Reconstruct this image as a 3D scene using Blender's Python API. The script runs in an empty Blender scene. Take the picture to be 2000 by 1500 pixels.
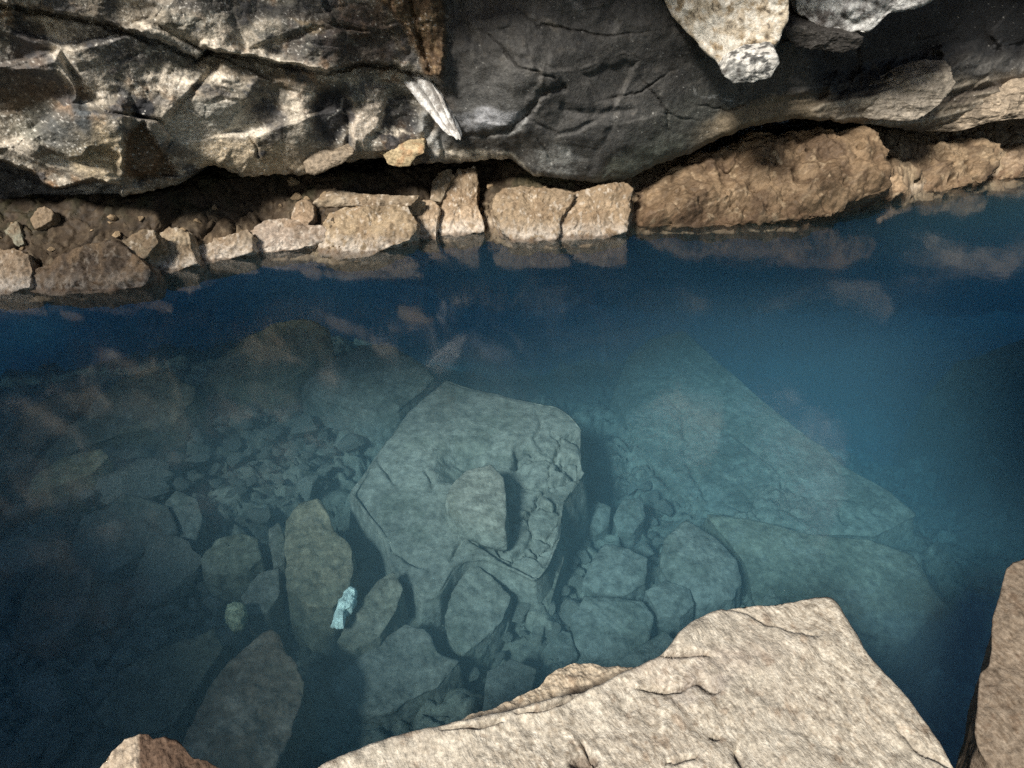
import bpy, math, random
import numpy as np
from mathutils import Vector
from mathutils.bvhtree import BVHTree

rng = np.random.default_rng(7)
random.seed(7)
SC = bpy.context.scene
COL = SC.collection

# ---------------------------------------------------------------- camera maths
CAM = np.array([0.0, 0.0, 2.0])
PITCH = math.radians(-30.0)
TH = 0.649
TV = TH * 0.75
FWD = np.array([0.0, math.cos(PITCH), math.sin(PITCH)])
UPV = np.array([0.0, -math.sin(PITCH), math.cos(PITCH)])


def ray(px, py):
    """Direction (unit forward component) for a point of the 2000x1500 photograph."""
    px = np.asarray(px, float)
    py = np.asarray(py, float)
    a = (px - 1000.0) / 1000.0 * TH
    b = (750.0 - py) / 750.0 * TV
    d = FWD[None, :] + b.reshape(-1, 1) * UPV[None, :]
    d[:, 0] += a.ravel()
    return d


def project(P):
    q = P - CAM
    f = np.maximum(q @ FWD, 1e-3)
    return np.stack([1000 + q[:, 0] / f / TH * 1000, 750 - (q @ UPV) / f / TV * 750], 1)


def on_z(pts, z):
    pts = np.asarray(pts, float)
    d = ray(pts[:, 0], pts[:, 1])
    z = np.broadcast_to(np.asarray(z, float), (len(pts),))
    return CAM + d * ((z - CAM[2]) / d[:, 2])[:, None]


def on_plane(pts, p0, n):
    pts = np.asarray(pts, float)
    d = ray(pts[:, 0], pts[:, 1])
    n = np.asarray(n, float)
    return CAM + d * (((p0 - CAM) @ n) / (d @ n))[:, None]


# ---------------------------------------------------------------- noise
_perm = rng.permutation(256)
_perm = np.concatenate([_perm, _perm, _perm])
_g = rng.normal(size=(256, 3))
_g /= np.linalg.norm(_g, axis=1)[:, None]


def perlin(p):
    p = np.asarray(p, float)
    i = np.floor(p).astype(np.int64)
    f = p - i
    u = f * f * f * (f * (f * 6 - 15) + 10)
    i &= 255
    out = 0.0
    for dx in (0, 1):
        wx = u[:, 0] if dx else 1 - u[:, 0]
        a = _perm[i[:, 0] + dx]
        for dy in (0, 1):
            wy = u[:, 1] if dy else 1 - u[:, 1]
            b = _perm[a + i[:, 1] + dy]
            for dz in (0, 1):
                wz = u[:, 2] if dz else 1 - u[:, 2]
                h = _perm[b + i[:, 2] + dz]
                g = _g[h]
                out = out + wx * wy * wz * (g[:, 0] * (f[:, 0] - dx) + g[:, 1] * (f[:, 1] - dy) + g[:, 2] * (f[:, 2] - dz))
    return out * 1.6


def fbm(p, o=5, gain=0.5, lac=2.03):
    s, a, t = 0.0, 1.0, 0.0
    q = np.array(p, float)
    for k in range(o):
        s = s + a * perlin(q + 17.3 * k)
        t += a
        a *= gain
        q = q * lac
    return s / t * 1.5


def ridged(p, o=4, gain=0.5):
    s, a, t = 0.0, 1.0, 0.0
    q = np.array(p, float)
    for k in range(o):
        s = s + a * (1 - np.abs(perlin(q + 9.1 * k)) * 1.6)
        t += a
        a *= gain
        q = q * 2.07
    return s / t


def worley(p, seed=0):
    """distance to the nearest and second nearest cell point, and a random value of the nearest cell"""
    p = np.asarray(p, float)
    i = np.floor(p).astype(np.int64)
    f1 = np.full(len(p), 9.0)
    f2 = np.full(len(p), 9.0)
    idv = np.zeros(len(p))
    for dx in (-1, 0, 1):
        for dy in (-1, 0, 1):
            for dz in (-1, 0, 1):
                c = i + np.array([dx, dy, dz])
                h = _perm[_perm[_perm[(c[:, 0] + seed) & 255] + (c[:, 1] & 255)] + (c[:, 2] & 255)]
                off = _g[h] * 0.5 + 0.5
                d = np.linalg.norm(c + off - p, axis=1)
                nearer = d < f1
                f2 = np.where(nearer, f1, np.minimum(f2, d))
                idv = np.where(nearer, h / 255.0, idv)
                f1 = np.where(nearer, d, f1)
    return f1, f2, idv


def ss(a, b, x):
    t = np.clip((x - a) / (b - a), 0, 1)
    return t * t * (3 - 2 * t)


def seg_dist(q, poly, closed=False):
    """distance of the points q to a polyline, and the parameter along it (0..1)"""
    poly = np.asarray(poly, float)
    n = len(poly)
    best = np.full(len(q), 1e9)
    par = np.zeros(len(q))
    m = n if closed else n - 1
    for k in range(m):
        a, b = poly[k], poly[(k + 1) % n]
        ab = b - a
        t = np.clip(((q - a) @ ab) / (ab @ ab + 1e-12), 0, 1)
        d = np.linalg.norm(q - a - t[:, None] * ab, axis=1)
        c = d < best
        best = np.where(c, d, best)
        par = np.where(c, (k + t) / m, par)
    return best, par


def inside(q, poly):
    poly = np.asarray(poly, float)
    r = np.zeros(len(q), bool)
    n = len(poly)
    for k in range(n):
        a, b = poly[k], poly[(k + 1) % n]
        cond = (a[1] > q[:, 1]) != (b[1] > q[:, 1])
        xx = (b[0] - a[0]) * (q[:, 1] - a[1]) / (b[1] - a[1] + 1e-12) + a[0]
        r ^= cond & (q[:, 0] < xx)
    return r


def sdp(q, poly):
    """signed distance to a polygon, positive inside"""
    d, _ = seg_dist(q, poly, True)
    return np.where(inside(q, poly), d, -d)


def ell(q, cx, cy, rx, ry, rot=0.0, soft=0.35):
    c, s = math.cos(math.radians(rot)), math.sin(math.radians(rot))
    x, y = q[:, 0] - cx, q[:, 1] - cy
    u, v = (x * c + y * s) / rx, (-x * s + y * c) / ry
    r = np.sqrt(u * u + v * v)
    return 1 - ss(1 - soft, 1 + soft, r)


def mixc(c, m, col):
    return c * (1 - m[:, None]) + np.asarray(col, float)[None, :] * m[:, None]


def srgb(r, g, b):
    f = lambda v: v / 255 / 12.92 if v / 255 <= 0.04045 else ((v / 255 + 0.055) / 1.055) ** 2.4
    return (f(r), f(g), f(b))


# ---------------------------------------------------------------- mesh output
def make_mesh(name, V, F, mat, col=None, smooth=True):
    me = bpy.data.meshes.new(name)
    V = np.asarray(V, np.float32)
    F = np.asarray(F, np.int32)
    k = F.shape[1]
    me.vertices.add(len(V))
    me.vertices.foreach_set("co", V.ravel())
    me.loops.add(F.size)
    me.loops.foreach_set("vertex_index", F.ravel())
    me.polygons.add(len(F))
    me.polygons.foreach_set("loop_start", np.arange(0, F.size, k, dtype=np.int32))
    me.polygons.foreach_set("loop_total", np.full(len(F), k, np.int32))
    me.update(calc_edges=True)
    me.polygons.foreach_set("use_smooth", np.full(len(F), smooth))
    if col is not None:
        at = me.color_attributes.new("Col", 'FLOAT_COLOR', 'POINT')
        c4 = np.ones((len(V), 4), np.float32)
        c4[:, :3] = np.clip(col, 0.0, 1.0)
        at.data.foreach_set("color", c4.ravel())
    me.materials.append(mat)
    me.update()
    return me


def link(name, me, label=None, cat=None, group=None, kind=None, parent=None):
    o = bpy.data.objects.new(name, me)
    COL.objects.link(o)
    if parent is not None:
        o.parent = parent
    if label:
        o["label"] = label
    if cat:
        o["category"] = cat
    if group:
        o["group"] = group
    if kind:
        o["kind"] = kind
    return o


def grid_faces(nr, nc):
    a = np.arange(nr * nc).reshape(nr, nc)
    return np.stack([a[:-1, :-1].ravel(), a[:-1, 1:].ravel(), a[1:, 1:].ravel(), a[1:, :-1].ravel()], 1)


# ---------------------------------------------------------------- materials
def rock_mat(name, rough=0.7, rough_var=0.15, spec=0.35, bump=0.5, scale=40.0, var=0.35, dist=0.006):
    m = bpy.data.materials.new(name)
    m.use_nodes = True
    nt = m.node_tree
    N, L = nt.nodes, nt.links
    bs = N["Principled BSDF"]
    at = N.new("ShaderNodeAttribute")
    at.attribute_name = "Col"
    tc = N.new("ShaderNodeTexCoord")
    n1 = N.new("ShaderNodeTexNoise")
    n1.inputs["Scale"].default_value = scale
    n1.inputs["Detail"].default_value = 7
    n1.inputs["Roughness"].default_value = 0.68
    L.new(tc.outputs["Object"], n1.inputs["Vector"])
    mr = N.new("ShaderNodeMapRange")
    mr.inputs["From Min"].default_value = 0.3
    mr.inputs["From Max"].default_value = 0.7
    mr.inputs["To Min"].default_value = 1 - var
    mr.inputs["To Max"].default_value = 1 + var
    L.new(n1.outputs["Fac"], mr.inputs["Value"])
    mul = N.new("ShaderNodeMix")
    mul.data_type = 'RGBA'
    mul.blend_type = 'MULTIPLY'
    mul.inputs["Factor"].default_value = 1.0
    L.new(at.outputs["Color"], mul.inputs["A"])
    L.new(mr.outputs["Result"], mul.inputs["B"])
    L.new(mul.outputs["Result"], bs.inputs["Base Color"])
    n2 = N.new("ShaderNodeTexNoise")
    n2.inputs["Scale"].default_value = scale * 0.35
    n2.inputs["Detail"].default_value = 3
    L.new(tc.outputs["Object"], n2.inputs["Vector"])
    r2 = N.new("ShaderNodeMapRange")
    r2.inputs["From Min"].default_value = 0.35
    r2.inputs["From Max"].default_value = 0.65
    r2.inputs["To Min"].default_value = rough - rough_var
    r2.inputs["To Max"].default_value = min(1.0, rough + rough_var)
    L.new(n2.outputs["Fac"], r2.inputs["Value"])
    L.new(r2.outputs["Result"], bs.inputs["Roughness"])
    bs.inputs["Specular IOR Level"].default_value = spec
    n3 = N.new("ShaderNodeTexNoise")
    n3.inputs["Scale"].default_value = scale * 1.6
    n3.inputs["Detail"].default_value = 6
    n3.inputs["Roughness"].default_value = 0.65
    L.new(tc.outputs["Object"], n3.inputs["Vector"])
    bp = N.new("ShaderNodeBump")
    bp.inputs["Strength"].default_value = bump
    bp.inputs["Distance"].default_value = dist
    L.new(n3.outputs["Fac"], bp.inputs["Height"])
    L.new(bp.outputs["Normal"], bs.inputs["Normal"])
    return m


def add_grain(m, ang):
    """fine streaks along one direction of the rock, in colour and in relief"""
    nt = m.node_tree
    N, L = nt.nodes, nt.links
    bs = N["Principled BSDF"]
    tc = N.new("ShaderNodeTexCoord")
    wrp = N.new("ShaderNodeTexNoise")
    wrp.inputs["Scale"].default_value = 6
    wrp.inputs["Detail"].default_value = 3
    L.new(tc.outputs["Object"], wrp.inputs["Vector"])
    ad = N.new("ShaderNodeVectorMath")
    ad.operation = 'MULTIPLY_ADD'
    ad.inputs[1].default_value = (0.05, 0.05, 0.05)
    L.new(wrp.outputs["Color"], ad.inputs[0])
    L.new(tc.outputs["Object"], ad.inputs[2])
    r = N.new("ShaderNodeMapping")
    r.inputs["Rotation"].default_value = (0, 0, math.radians(60))
    L.new(ad.outputs[0], r.inputs["Vector"])
    sc = N.new("ShaderNodeMapping")
    sc.inputs["Scale"].default_value = (58, 150, 90)
    L.new(r.outputs[0], sc.inputs["Vector"])
    n = N.new("ShaderNodeTexNoise")
    n.inputs["Scale"].default_value = 1.0
    n.inputs["Detail"].default_value = 5
    n.inputs["Roughness"].default_value = 0.6
    L.new(sc.outputs[0], n.inputs["Vector"])
    rp = N.new("ShaderNodeValToRGB")
    e = rp.color_ramp.elements
    e[0].position, e[0].color = 0.30, (0.52, 0.46, 0.40, 1)
    e[1].position, e[1].color = 0.60, (1.18, 1.18, 1.18, 1)
    L.new(n.outputs["Fac"], rp.inputs["Fac"])
    old = bs.inputs["Base Color"].links[0].from_socket
    mul = N.new("ShaderNodeMix")
    mul.data_type = 'RGBA'
    mul.blend_type = 'MULTIPLY'
    msk = N.new("ShaderNodeTexNoise")
    msk.inputs["Scale"].default_value = 4.5
    msk.inputs["Detail"].default_value = 4
    L.new(tc.outputs["Object"], msk.inputs["Vector"])
    mm = N.new("ShaderNodeMapRange")
    mm.inputs["From Min"].default_value = 0.38
    mm.inputs["From Max"].default_value = 0.62
    mm.inputs["To Min"].default_value = 0.4
    mm.inputs["To Max"].default_value = 0.95
    L.new(msk.outputs["Fac"], mm.inputs["Value"])
    L.new(mm.outputs["Result"], mul.inputs["Factor"])
    L.new(old, mul.inputs["A"])
    L.new(rp.outputs["Color"], mul.inputs["B"])
    L.new(mul.outputs["Result"], bs.inputs["Base Color"])
    bp0 = bs.inputs["Normal"].links[0].from_node
    b2 = N.new("ShaderNodeBump")
    b2.inputs["Strength"].default_value = 0.7
    b2.inputs["Distance"].default_value = 0.005
    L.new(n.outputs["Fac"], b2.inputs["Height"])
    L.new(bp0.outputs["Normal"], b2.inputs["Normal"])
    L.new(b2.outputs["Normal"], bs.inputs["Normal"])


M_WALL = rock_mat("wet_cave_rock", rough=0.66, rough_var=0.16, spec=0.3, bump=0.9, scale=42, var=0.42, dist=0.009)
M_LEDGE = rock_mat("ochre_rock", rough=0.75, rough_var=0.15, spec=0.3, bump=0.7, scale=38, var=0.35)
M_DRY = rock_mat("dry_pale_rock", rough=0.8, rough_var=0.1, spec=0.25, bump=0.55, scale=60, var=0.25, dist=0.004)
M_GRAIN = rock_mat("grained_pale_rock", rough=0.82, rough_var=0.1, spec=0.2, bump=0.8, scale=95, var=0.42, dist=0.004)
add_grain(M_GRAIN, 29.9)
M_SUB = rock_mat("drowned_rock", rough=0.9, rough_var=0.05, spec=0.1, bump=0.9, scale=22, var=0.5, dist=0.012)


def water_mat():
    m = bpy.data.materials.new("hot_spring_water")
    m.use_nodes = True
    nt = m.node_tree
    N, L = nt.nodes, nt.links
    N.remove(N["Principled BSDF"])
    out = N["Material Output"]
    tr = N.new("ShaderNodeBsdfTransparent")
    gl = N.new("ShaderNodeBsdfGlossy")
    gl.inputs["Roughness"].default_value = 0.085
    fr = N.new("ShaderNodeFresnel")
    fr.inputs["IOR"].default_value = WATER_IOR
    geo = N.new("ShaderNodeNewGeometry")
    inv = N.new("ShaderNodeMath")
    inv.operation = 'SUBTRACT'
    inv.inputs[0].default_value = 1.0
    L.new(geo.outputs["Backfacing"], inv.inputs[1])
    mu = N.new("ShaderNodeMath")
    mu.operation = 'MULTIPLY'
    L.new(fr.outputs["Fac"], mu.inputs[0])
    L.new(inv.outputs[0], mu.inputs[1])
    tc = N.new("ShaderNodeTexCoord")
    nz = N.new("ShaderNodeTexNoise")
    nz.inputs["Scale"].default_value = 5.0
    nz.inputs["Detail"].default_value = 2
    L.new(tc.outputs["Object"], nz.inputs["Vector"])
    bp = N.new("ShaderNodeBump")
    bp.inputs["Strength"].default_value = 0.12
    bp.inputs["Distance"].default_value = 0.01
    L.new(nz.outputs["Fac"], bp.inputs["Height"])
    L.new(bp.outputs["Normal"], gl.inputs["Normal"])
    mx = N.new("ShaderNodeMixShader")
    L.new(mu.outputs[0], mx.inputs[0])
    L.new(tr.outputs[0], mx.inputs[1])
    L.new(gl.outputs[0], mx.inputs[2])
    L.new(mx.outputs[0], out.inputs["Surface"])
    va = N.new("ShaderNodeVolumeAbsorption")
    va.inputs["Color"].default_value = (*WATER_ABS_COL, 1)
    va.inputs["Density"].default_value = WATER_ABS
    vs = N.new("ShaderNodeVolumeScatter")
    vs.inputs["Color"].default_value = (*WATER_SC_COL, 1)
    vs.inputs["Density"].default_value = WATER_SC
    vs.inputs["Anisotropy"].default_value = 0.1
    ad = N.new("ShaderNodeAddShader")
    L.new(va.outputs[0], ad.inputs[0])
    L.new(vs.outputs[0], ad.inputs[1])
    L.new(ad.outputs[0], out.inputs["Volume"])
    return m


WATER_IOR = 1.48
WATER_ABS, WATER_ABS_COL = 0.63, (0.24, 0.67, 0.835)
WATER_SC, WATER_SC_COL = 0.185, (0.40, 0.71, 0.83)
SUN_AZ, SUN_EL = 30.0, 40.0          # degrees: from behind the camera, over its left shoulder
SUN_STRENGTH, SUN_ANGLE = 2.5, 10.0
SKY_STRENGTH = 0.055
EXPOSURE = 1.4
SUN = np.array([-math.sin(math.radians(SUN_AZ)) * math.cos(math.radians(SUN_EL)),
                -math.cos(math.radians(SUN_AZ)) * math.cos(math.radians(SUN_EL)),
                math.sin(math.radians(SUN_EL))])

# ---------------------------------------------------------------- shore and lip lines (traced, then placed in the world)
WATERLINE = np.array([(-900, 640), (-400, 600), (0, 572), (150, 568), (280, 556), (300, 535), (390, 515), (490, 495), (560, 492), (640, 503),
                      (720, 490), (800, 470), (850, 462), (945, 452), (1000, 468), (1100, 470), (1220, 455), (1240, 440), (1400, 441),
                      (1560, 438), (1650, 412), (1770, 385), (1850, 372), (2000, 350), (2400, 310), (2900, 280)], float)
LIP = np.array([(-900, 420), (-400, 400), (0, 398), (110, 388), (225, 386), (300, 372), (350, 358), (400, 322), (440, 330), (470, 345), (540, 342),
                (600, 340), (650, 320), (740, 308), (800, 322), (860, 318), (900, 318), (960, 310), (1000, 312), (1040, 342),
                (1100, 350), (1180, 358), (1230, 348), (1290, 318), (1350, 300), (1400, 272), (1470, 246), (1560, 232), (1640, 238),
                (1720, 245), (1800, 258), (1880, 240), (1950, 226), (2000, 222), (2400, 190), (2900, 170)], float)
_w = on_z(WATERLINE, 0.0)
_wx = np.linspace(-9, 9, 400)
_wy = np.interp(_wx, _w[:, 0], _w[:, 1])
_k = np.hanning(41)
_k /= _k.sum()
_wys = np.convolve(np.pad(_wy, 20, mode='edge'), _k, 'valid')


def shore_smooth(x):
    return np.interp(x, _wx, _wys)


def shore(x):
    return np.interp(x, _wx, _wy)


def wall_depth(d, back=0.25, lean=0.28):
    """ray parameter where a ray meets the leaning wall  y = shore(x) + back - lean (z - 0.5)"""
    t = np.full(len(d), 6.0)
    for _ in range(40):
        P = CAM + d * t[:, None]
        tgt = shore_smooth(P[:, 0]) + back - lean * (P[:, 2] - 0.5)
        t = 0.5 * t + 0.5 * tgt / np.maximum(d[:, 1], 0.2)
    return t


# ---------------------------------------------------------------- cave wall
def steps(a, b, st):
    return np.arange(a, b, st)


def build_wall():
    s = np.concatenate([steps(-900, -60, 14), steps(-60, 2060, 2.2), steps(2060, 2900, 14)])
    up = np.concatenate([steps(-620, -40, 14)])
    lip = np.interp(s, LIP[:, 0], LIP[:, 1])
    lip = lip + 5 * fbm(np.stack([s / 24, s * 0, s * 0 + 3], 1), 3)
    ns = len(s)
    rows = []
    for t in up:
        rows.append(np.full(ns, t))
    NV = 190
    for k in range(NV):
        f = k / (NV - 1)
        rows.append(-40 + (lip + 40) * f)
    T = np.array(rows)
    S = np.broadcast_to(s, T.shape)
    nv = len(rows)
    d = ray(S.ravel(), T.ravel())
    q = np.stack([S.ravel(), T.ravel()], 1)
    dep = wall_depth(d)
    P0 = CAM + d * dep[:, None]
    w = np.stack([P0[:, 0], P0[:, 2] * 1.1, P0[:, 1] * 0.3], 1)       # world-anchored noise space
    wq = q + np.stack([14 * fbm(w * 6, 3), 14 * fbm(w * 6 + 40, 3)], 1)
    wq2 = q + np.stack([5 * fbm(w * 14, 3), 5 * fbm(w * 14 + 40, 3)], 1)
    left = 1 - ss(820, 900, wq[:, 0])
    mid_cr = 0
    for cr in ([(900, 40), (960, 70), (1010, 130), (1080, 150), (1140, 205)], [(1140, 205), (1250, 180), (1340, 120)], [(1040, 262), (1070, 300), (1090, 345)], [(1225, 120), (1300, 210), (1310, 290)],
               [(985, 0), (1050, 50), (1190, 70), (1290, 60)], [(1340, 200), (1420, 215), (1500, 190)]):
        dd, t = seg_dist(wq2, cr)
        mid_cr = mid_cr + np.exp(-(dd / 2.2) ** 2) * np.sin(np.clip(t, 0.05, 0.95) * math.pi)
    # ---- relief, metres towards the viewer
    D = 0.10 * fbm(w * 1.1 + 5, 3) + 0.022 * left * fbm(w * 3.5, 3)
    rg = ridged(w * 2.6 + fbm(w * 2, 2)[:, None] * 0.6, 4)
    D += (0.016 * left + 0.010) * (rg - 0.6)
    D += (0.005 * left + 0.003) * fbm(w * 16, 4) + 0.003 * left * (ridged(w * np.array([26, 40, 20]), 3) - 0.6)
    f1, f2, cid = worley(np.stack([w[:, 0] * 3.2, w[:, 1] * 4.2, w[:, 2]], 1) + 0.25 * fbm(w * 5, 3)[:, None])
    D += left * (0.03 * (cid - 0.5) * ss(0, 0.3, f2 - f1) - 0.006 * (1 - ss(0.0, 0.05, f2 - f1)) * ss(0.3, 0.6, cid))
    # broad facets: every cell is a plane of its own
    k1, k2, kid = worley(np.stack([w[:, 0] * 1.9, w[:, 1] * 2.6, w[:, 2]], 1) + 0.18 * fbm(w * 2.5, 3)[:, None], 12)
    kx, ky = np.sin(kid * 40.0), np.cos(kid * 71.0)
    D += (0.10 * left + 0.045) * (kx * np.sin(w[:, 0] * 1.9) * 0.5 + ky * np.cos(w[:, 1] * 2.6) * 0.5) * ss(0.0, 0.12, k2 - k1)
    D -= 0.010 * left * np.exp(-((k2 - k1) / 0.018) ** 2)
    h1, h2, hid = worley(np.stack([w[:, 0] * 4.1 + w[:, 1] * 1.5, w[:, 1] * 5.3, w[:, 2]], 1) + 0.35 * fbm(w * 6, 4)[:, None], 31)
    hair = np.exp(-((h2 - h1) / 0.014) ** 2) * ss(0.35, 0.6, hid)
    D -= 0.006 * hair * left
    C1 = np.array([(-900, -120), (-200, -25), (0, 6), (80, 20), (180, 38), (260, 62), (340, 90), (385, 117), (402, 98), (470, 106), (560, 126), (640, 140),
                   (700, 122), (770, 126), (830, 150), (900, 190)], float)
    above = np.interp(wq2[:, 0], C1[:, 0], C1[:, 1]) - wq2[:, 1]
    slab = ss(-3, 5, above) * (1 - ss(840, 900, q[:, 0]))
    D += 0.13 * slab
    crack = np.exp(-np.square((above + 4) / 5.0)) * (1 - ss(820, 880, q[:, 0]))
    D -= 0.05 * crack
    D -= 0.022 * mid_cr
    # upper edge streak ledge running down right
    d2, p2 = seg_dist(wq2, [(395, 88), (480, 104), (560, 122), (640, 141)])
    D += 0.035 * np.exp(-(d2 / 7) ** 2)
    # central bulges
    b1 = ell(wq, 950, 165, 115, 115, 10, 0.5)
    D += 0.16 * b1
    b2 = ell(wq, 1150, 195, 235, 185, -12, 0.6)
    D += 0.22 * b2
    d3, _ = seg_dist(wq2, [(900, 268), (985, 258), (1030, 225), (1055, 185), (1100, 170)])
    D -= 0.05 * np.exp(-(d3 / 7) ** 2)
    d4, _ = seg_dist(wq2, [(1100, 212), (1160, 222), (1230, 215)])
    D -= 0.03 * np.exp(-(d4 / 8) ** 2)
    # left mottled slabs
    b3 = ell(wq, 430, 240, 175, 95, -4, 0.5)
    D += 0.13 * b3
    ridge = ss(60, 240, q[:, 0]) * (1 - ss(238, 262, wq2[:, 0])) * ss(170, 230, q[:, 1])
    D += 0.14 * ridge
    b4 = sdp(wq2, [(243, 262), (280, 240), (300, 270), (330, 318), (345, 345), (240, 350)])
    D -= 0.07 * ss(-6, 8, b4)
    # lower left under-shelf
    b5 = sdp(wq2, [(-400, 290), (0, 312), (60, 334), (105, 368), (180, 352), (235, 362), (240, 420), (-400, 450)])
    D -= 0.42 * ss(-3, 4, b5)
    # dark hollow right of the hanging rocks
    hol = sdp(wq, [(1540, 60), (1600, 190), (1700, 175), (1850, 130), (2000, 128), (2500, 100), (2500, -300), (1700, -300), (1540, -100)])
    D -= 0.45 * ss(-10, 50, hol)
    # brown pillar
    pil = sdp(wq2, [(690, -200), (742, 0), (790, 60), (812, 105), (826, 152), (866, 160), (874, 100), (870, 0), (884, -200)])
    pm = ss(-3, 9, pil)
    D += 0.10 * pm + 0.035 * pm * fbm(w * np.array([14, 5, 10]), 4)
    rib, _ = seg_dist(wq2, [(800, 0), (812, 60), (835, 120), (848, 160)])
    D -= 0.05 * pm * np.exp(-(rib / 5) ** 2)
    # dark ovals between the cream ribs
    ov1 = ell(wq2, 648, 222, 36, 58, 6, 0.3)
    ov2 = ell(wq2, 782, 225, 34, 40, 0, 0.4)
    D -= 0.05 * np.maximum(ov1, ov2)
    rb1 = sdp(wq2, [(716, 165), (752, 170), (756, 200), (742, 250), (722, 275), (712, 288), (700, 280), (692, 300), (684, 275), (690, 235), (710, 205)])
    D += 0.05 * ss(-5, 10, rb1)
    rb2, _ = seg_dist(wq2, [(830, 225), (824, 245), (838, 268), (856, 285), (852, 305)])
    D += 0.04 * np.exp(-(rb2 / 14) ** 2)
    rb3, _ = seg_dist(wq2, [(580, 190), (592, 220), (600, 255)])
    D += 0.04 * np.exp(-(rb3 / 20) ** 2)
    # strata at the right end
    st = ss(1380, 1700, wq[:, 0]) * ss(120, 190, wq[:, 1])
    sv = (q[:, 1] + 0.18 * (q[:, 0] - 1400)) / 26.0
    lay = perlin(np.stack([sv * 0.9, q[:, 0] / 260, q[:, 0] * 0], 1)) + 0.5 * perlin(np.stack([sv * 2.3, q[:, 0] / 120, q[:, 0] * 0 + 4], 1))
    D += 0.07 * st * lay + 0.03 * st * fbm(w * 9, 4)
    D += 0.05 * np.exp(-((q[:, 0] - 1500) / 140) ** 2) * ss(195, 245, q[:, 1])
    # curl of the lip
    near_lip = (np.broadcast_to(lip, T.shape).ravel() - q[:, 1])
    D -= 0.06 * np.clip(1 - near_lip / 12, 0, 1) ** 2
    P = CAM + d * (dep - D)[:, None]

    # ---- colour (mineral crusts, black basalt, ochre stains, some painted shade)
    n1 = fbm(w * 3.0 + 11, 5, 0.55)
    n2 = fbm(w * 6.5 + 23, 5, 0.6)
    n3 = fbm(w * 20 + 31, 4, 0.65)
    n4 = fbm(w * 1.6 + 3, 3)
    streak = fbm(np.stack([w[:, 0] * 9 + w[:, 1] * 3, w[:, 1] * 2.5 - w[:, 0] * 1.5, w[:, 2]], 1), 5, 0.6)
    CREAM = np.array([0.62, 0.55, 0.45])
    BRN = np.array([0.13, 0.085, 0.05])
    BLK = np.array([0.032, 0.033, 0.036])
    GRY = np.array([0.15, 0.148, 0.142])
    SAGE = np.array([0.25, 0.245, 0.21])
    c = np.tile(GRY, (len(P), 1))
    # left part
    cl = np.tile(np.array([0.25, 0.225, 0.185]), (len(P), 1))
    cl = mixc(cl, ss(-0.1, 0.5, n1 + 0.5 * n3) * 0.7, BRN * 1.4)
    cl = mixc(cl, ss(0.0, 0.4, fbm(w * 2.2 + 50, 4)) * 0.6, SAGE)
    cl = mixc(cl, ss(0.15, 0.5, fbm(w * 4 + 70, 4) + 0.2 * n3) * 0.55, (0.30, 0.17, 0.085))
    cl = mixc(cl, ss(0.02, 0.22, n2 + 0.4 * n3 + 0.15 * streak) * 0.85, CREAM * 0.85)
    cl = mixc(cl, ss(0.12, 0.35, -n2 + 0.45 * streak + 0.25 * n3) * 0.8, BLK * 2.0)
    cl = mixc(cl, ss(0.1, 0.5, streak + 0.3 * n3) * 0.5, GRY)
    # middle part
    cm = np.tile(np.array([0.068, 0.066, 0.062]), (len(P), 1))
    cm = mixc(cm, ss(0.0, 0.6, n1) * 0.5, (0.06, 0.058, 0.055))
    cm = mixc(cm, ss(0.1, 0.6, n2) * 0.4, BLK)
    cm = mixc(cm, ss(0.1, 0.5, fbm(np.stack([w[:, 0] * 10, w[:, 1] * 2.2, w[:, 2]], 1) + 90, 5, 0.6)) * 0.6, (0.13, 0.125, 0.115))
    cm = mixc(cm, ss(0.2, 0.5, n3) * 0.4, (0.075, 0.066, 0.055))
    c = cl * left[:, None] + cm * (1 - left)[:, None]
    # named patches
    nz = lambda m, a=0.5, b=0.3: np.clip(m * (1.0 + a * n3 + b * n2), 0, 1)
    c = mixc(c, nz(ell(wq, 440, 250, 150, 58, 8, 0.4)) * 0.92, CREAM * 0.95)
    c = mixc(c, nz(ell(wq, 440, 225, 60, 28, 15, 0.5)) * 0.6, (0.38, 0.39, 0.36))
    c = mixc(c, nz(ell(wq, 545, 228, 65, 30, 12, 0.4), 0.6) * 0.9, BLK * 1.4)
    c = mixc(c, nz(ell(wq, 480, 305, 130, 32, 5, 0.4)) * 0.8, (0.56, 0.45, 0.31))
    c = mixc(c, nz(ell(wq2, 510, 300, 14, 8, 0, 0.4)), BLK)
    c = mixc(c, nz(ell(wq2, 525, 275, 30, 10, -20, 0.4), 1.2) * 0.8, BLK)
    c = mixc(c, nz(ell(wq2, 350, 295, 40, 12, 20, 0.4), 1.2) * 0.6, BLK * 2)
    c = mixc(c, nz(ell(wq2, 282, 212, 24, 22, 0, 0.3)), BLK)
    c = mixc(c, nz(ell(wq, 190, 300, 62, 52, 30, 0.4)) * 0.9, (0.52, 0.42, 0.28))
    c = mixc(c, nz(ell(wq, 70, 240, 110, 42, 28, 0.5)) * 0.7, (0.16, 0.165, 0.135))
    c = mixc(c, nz(ell(wq, 60, 290, 90, 16, 22, 0.5)) * 0.7, CREAM * 0.8)
    c = mixc(c, nz(ell(wq, 120, 250, 60, 35, 30, 0.5)) * 0.6, BLK * 2.2)
    c = mixc(c, nz(ell(wq2, 160, 225, 17, 36, -22, 0.3)) * 0.9, (0.075, 0.085, 0.09))
    c = mixc(c, ss(-4, 6, b4) * 0.9, BRN * 1.15)  # right face of the ridge painted darker, turned from the light
    c = mixc(c, ss(-3, 5, b5) * 0.92, BLK * 1.2)  # shade beneath the shelf painted black, grey sheen painted over it
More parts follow.
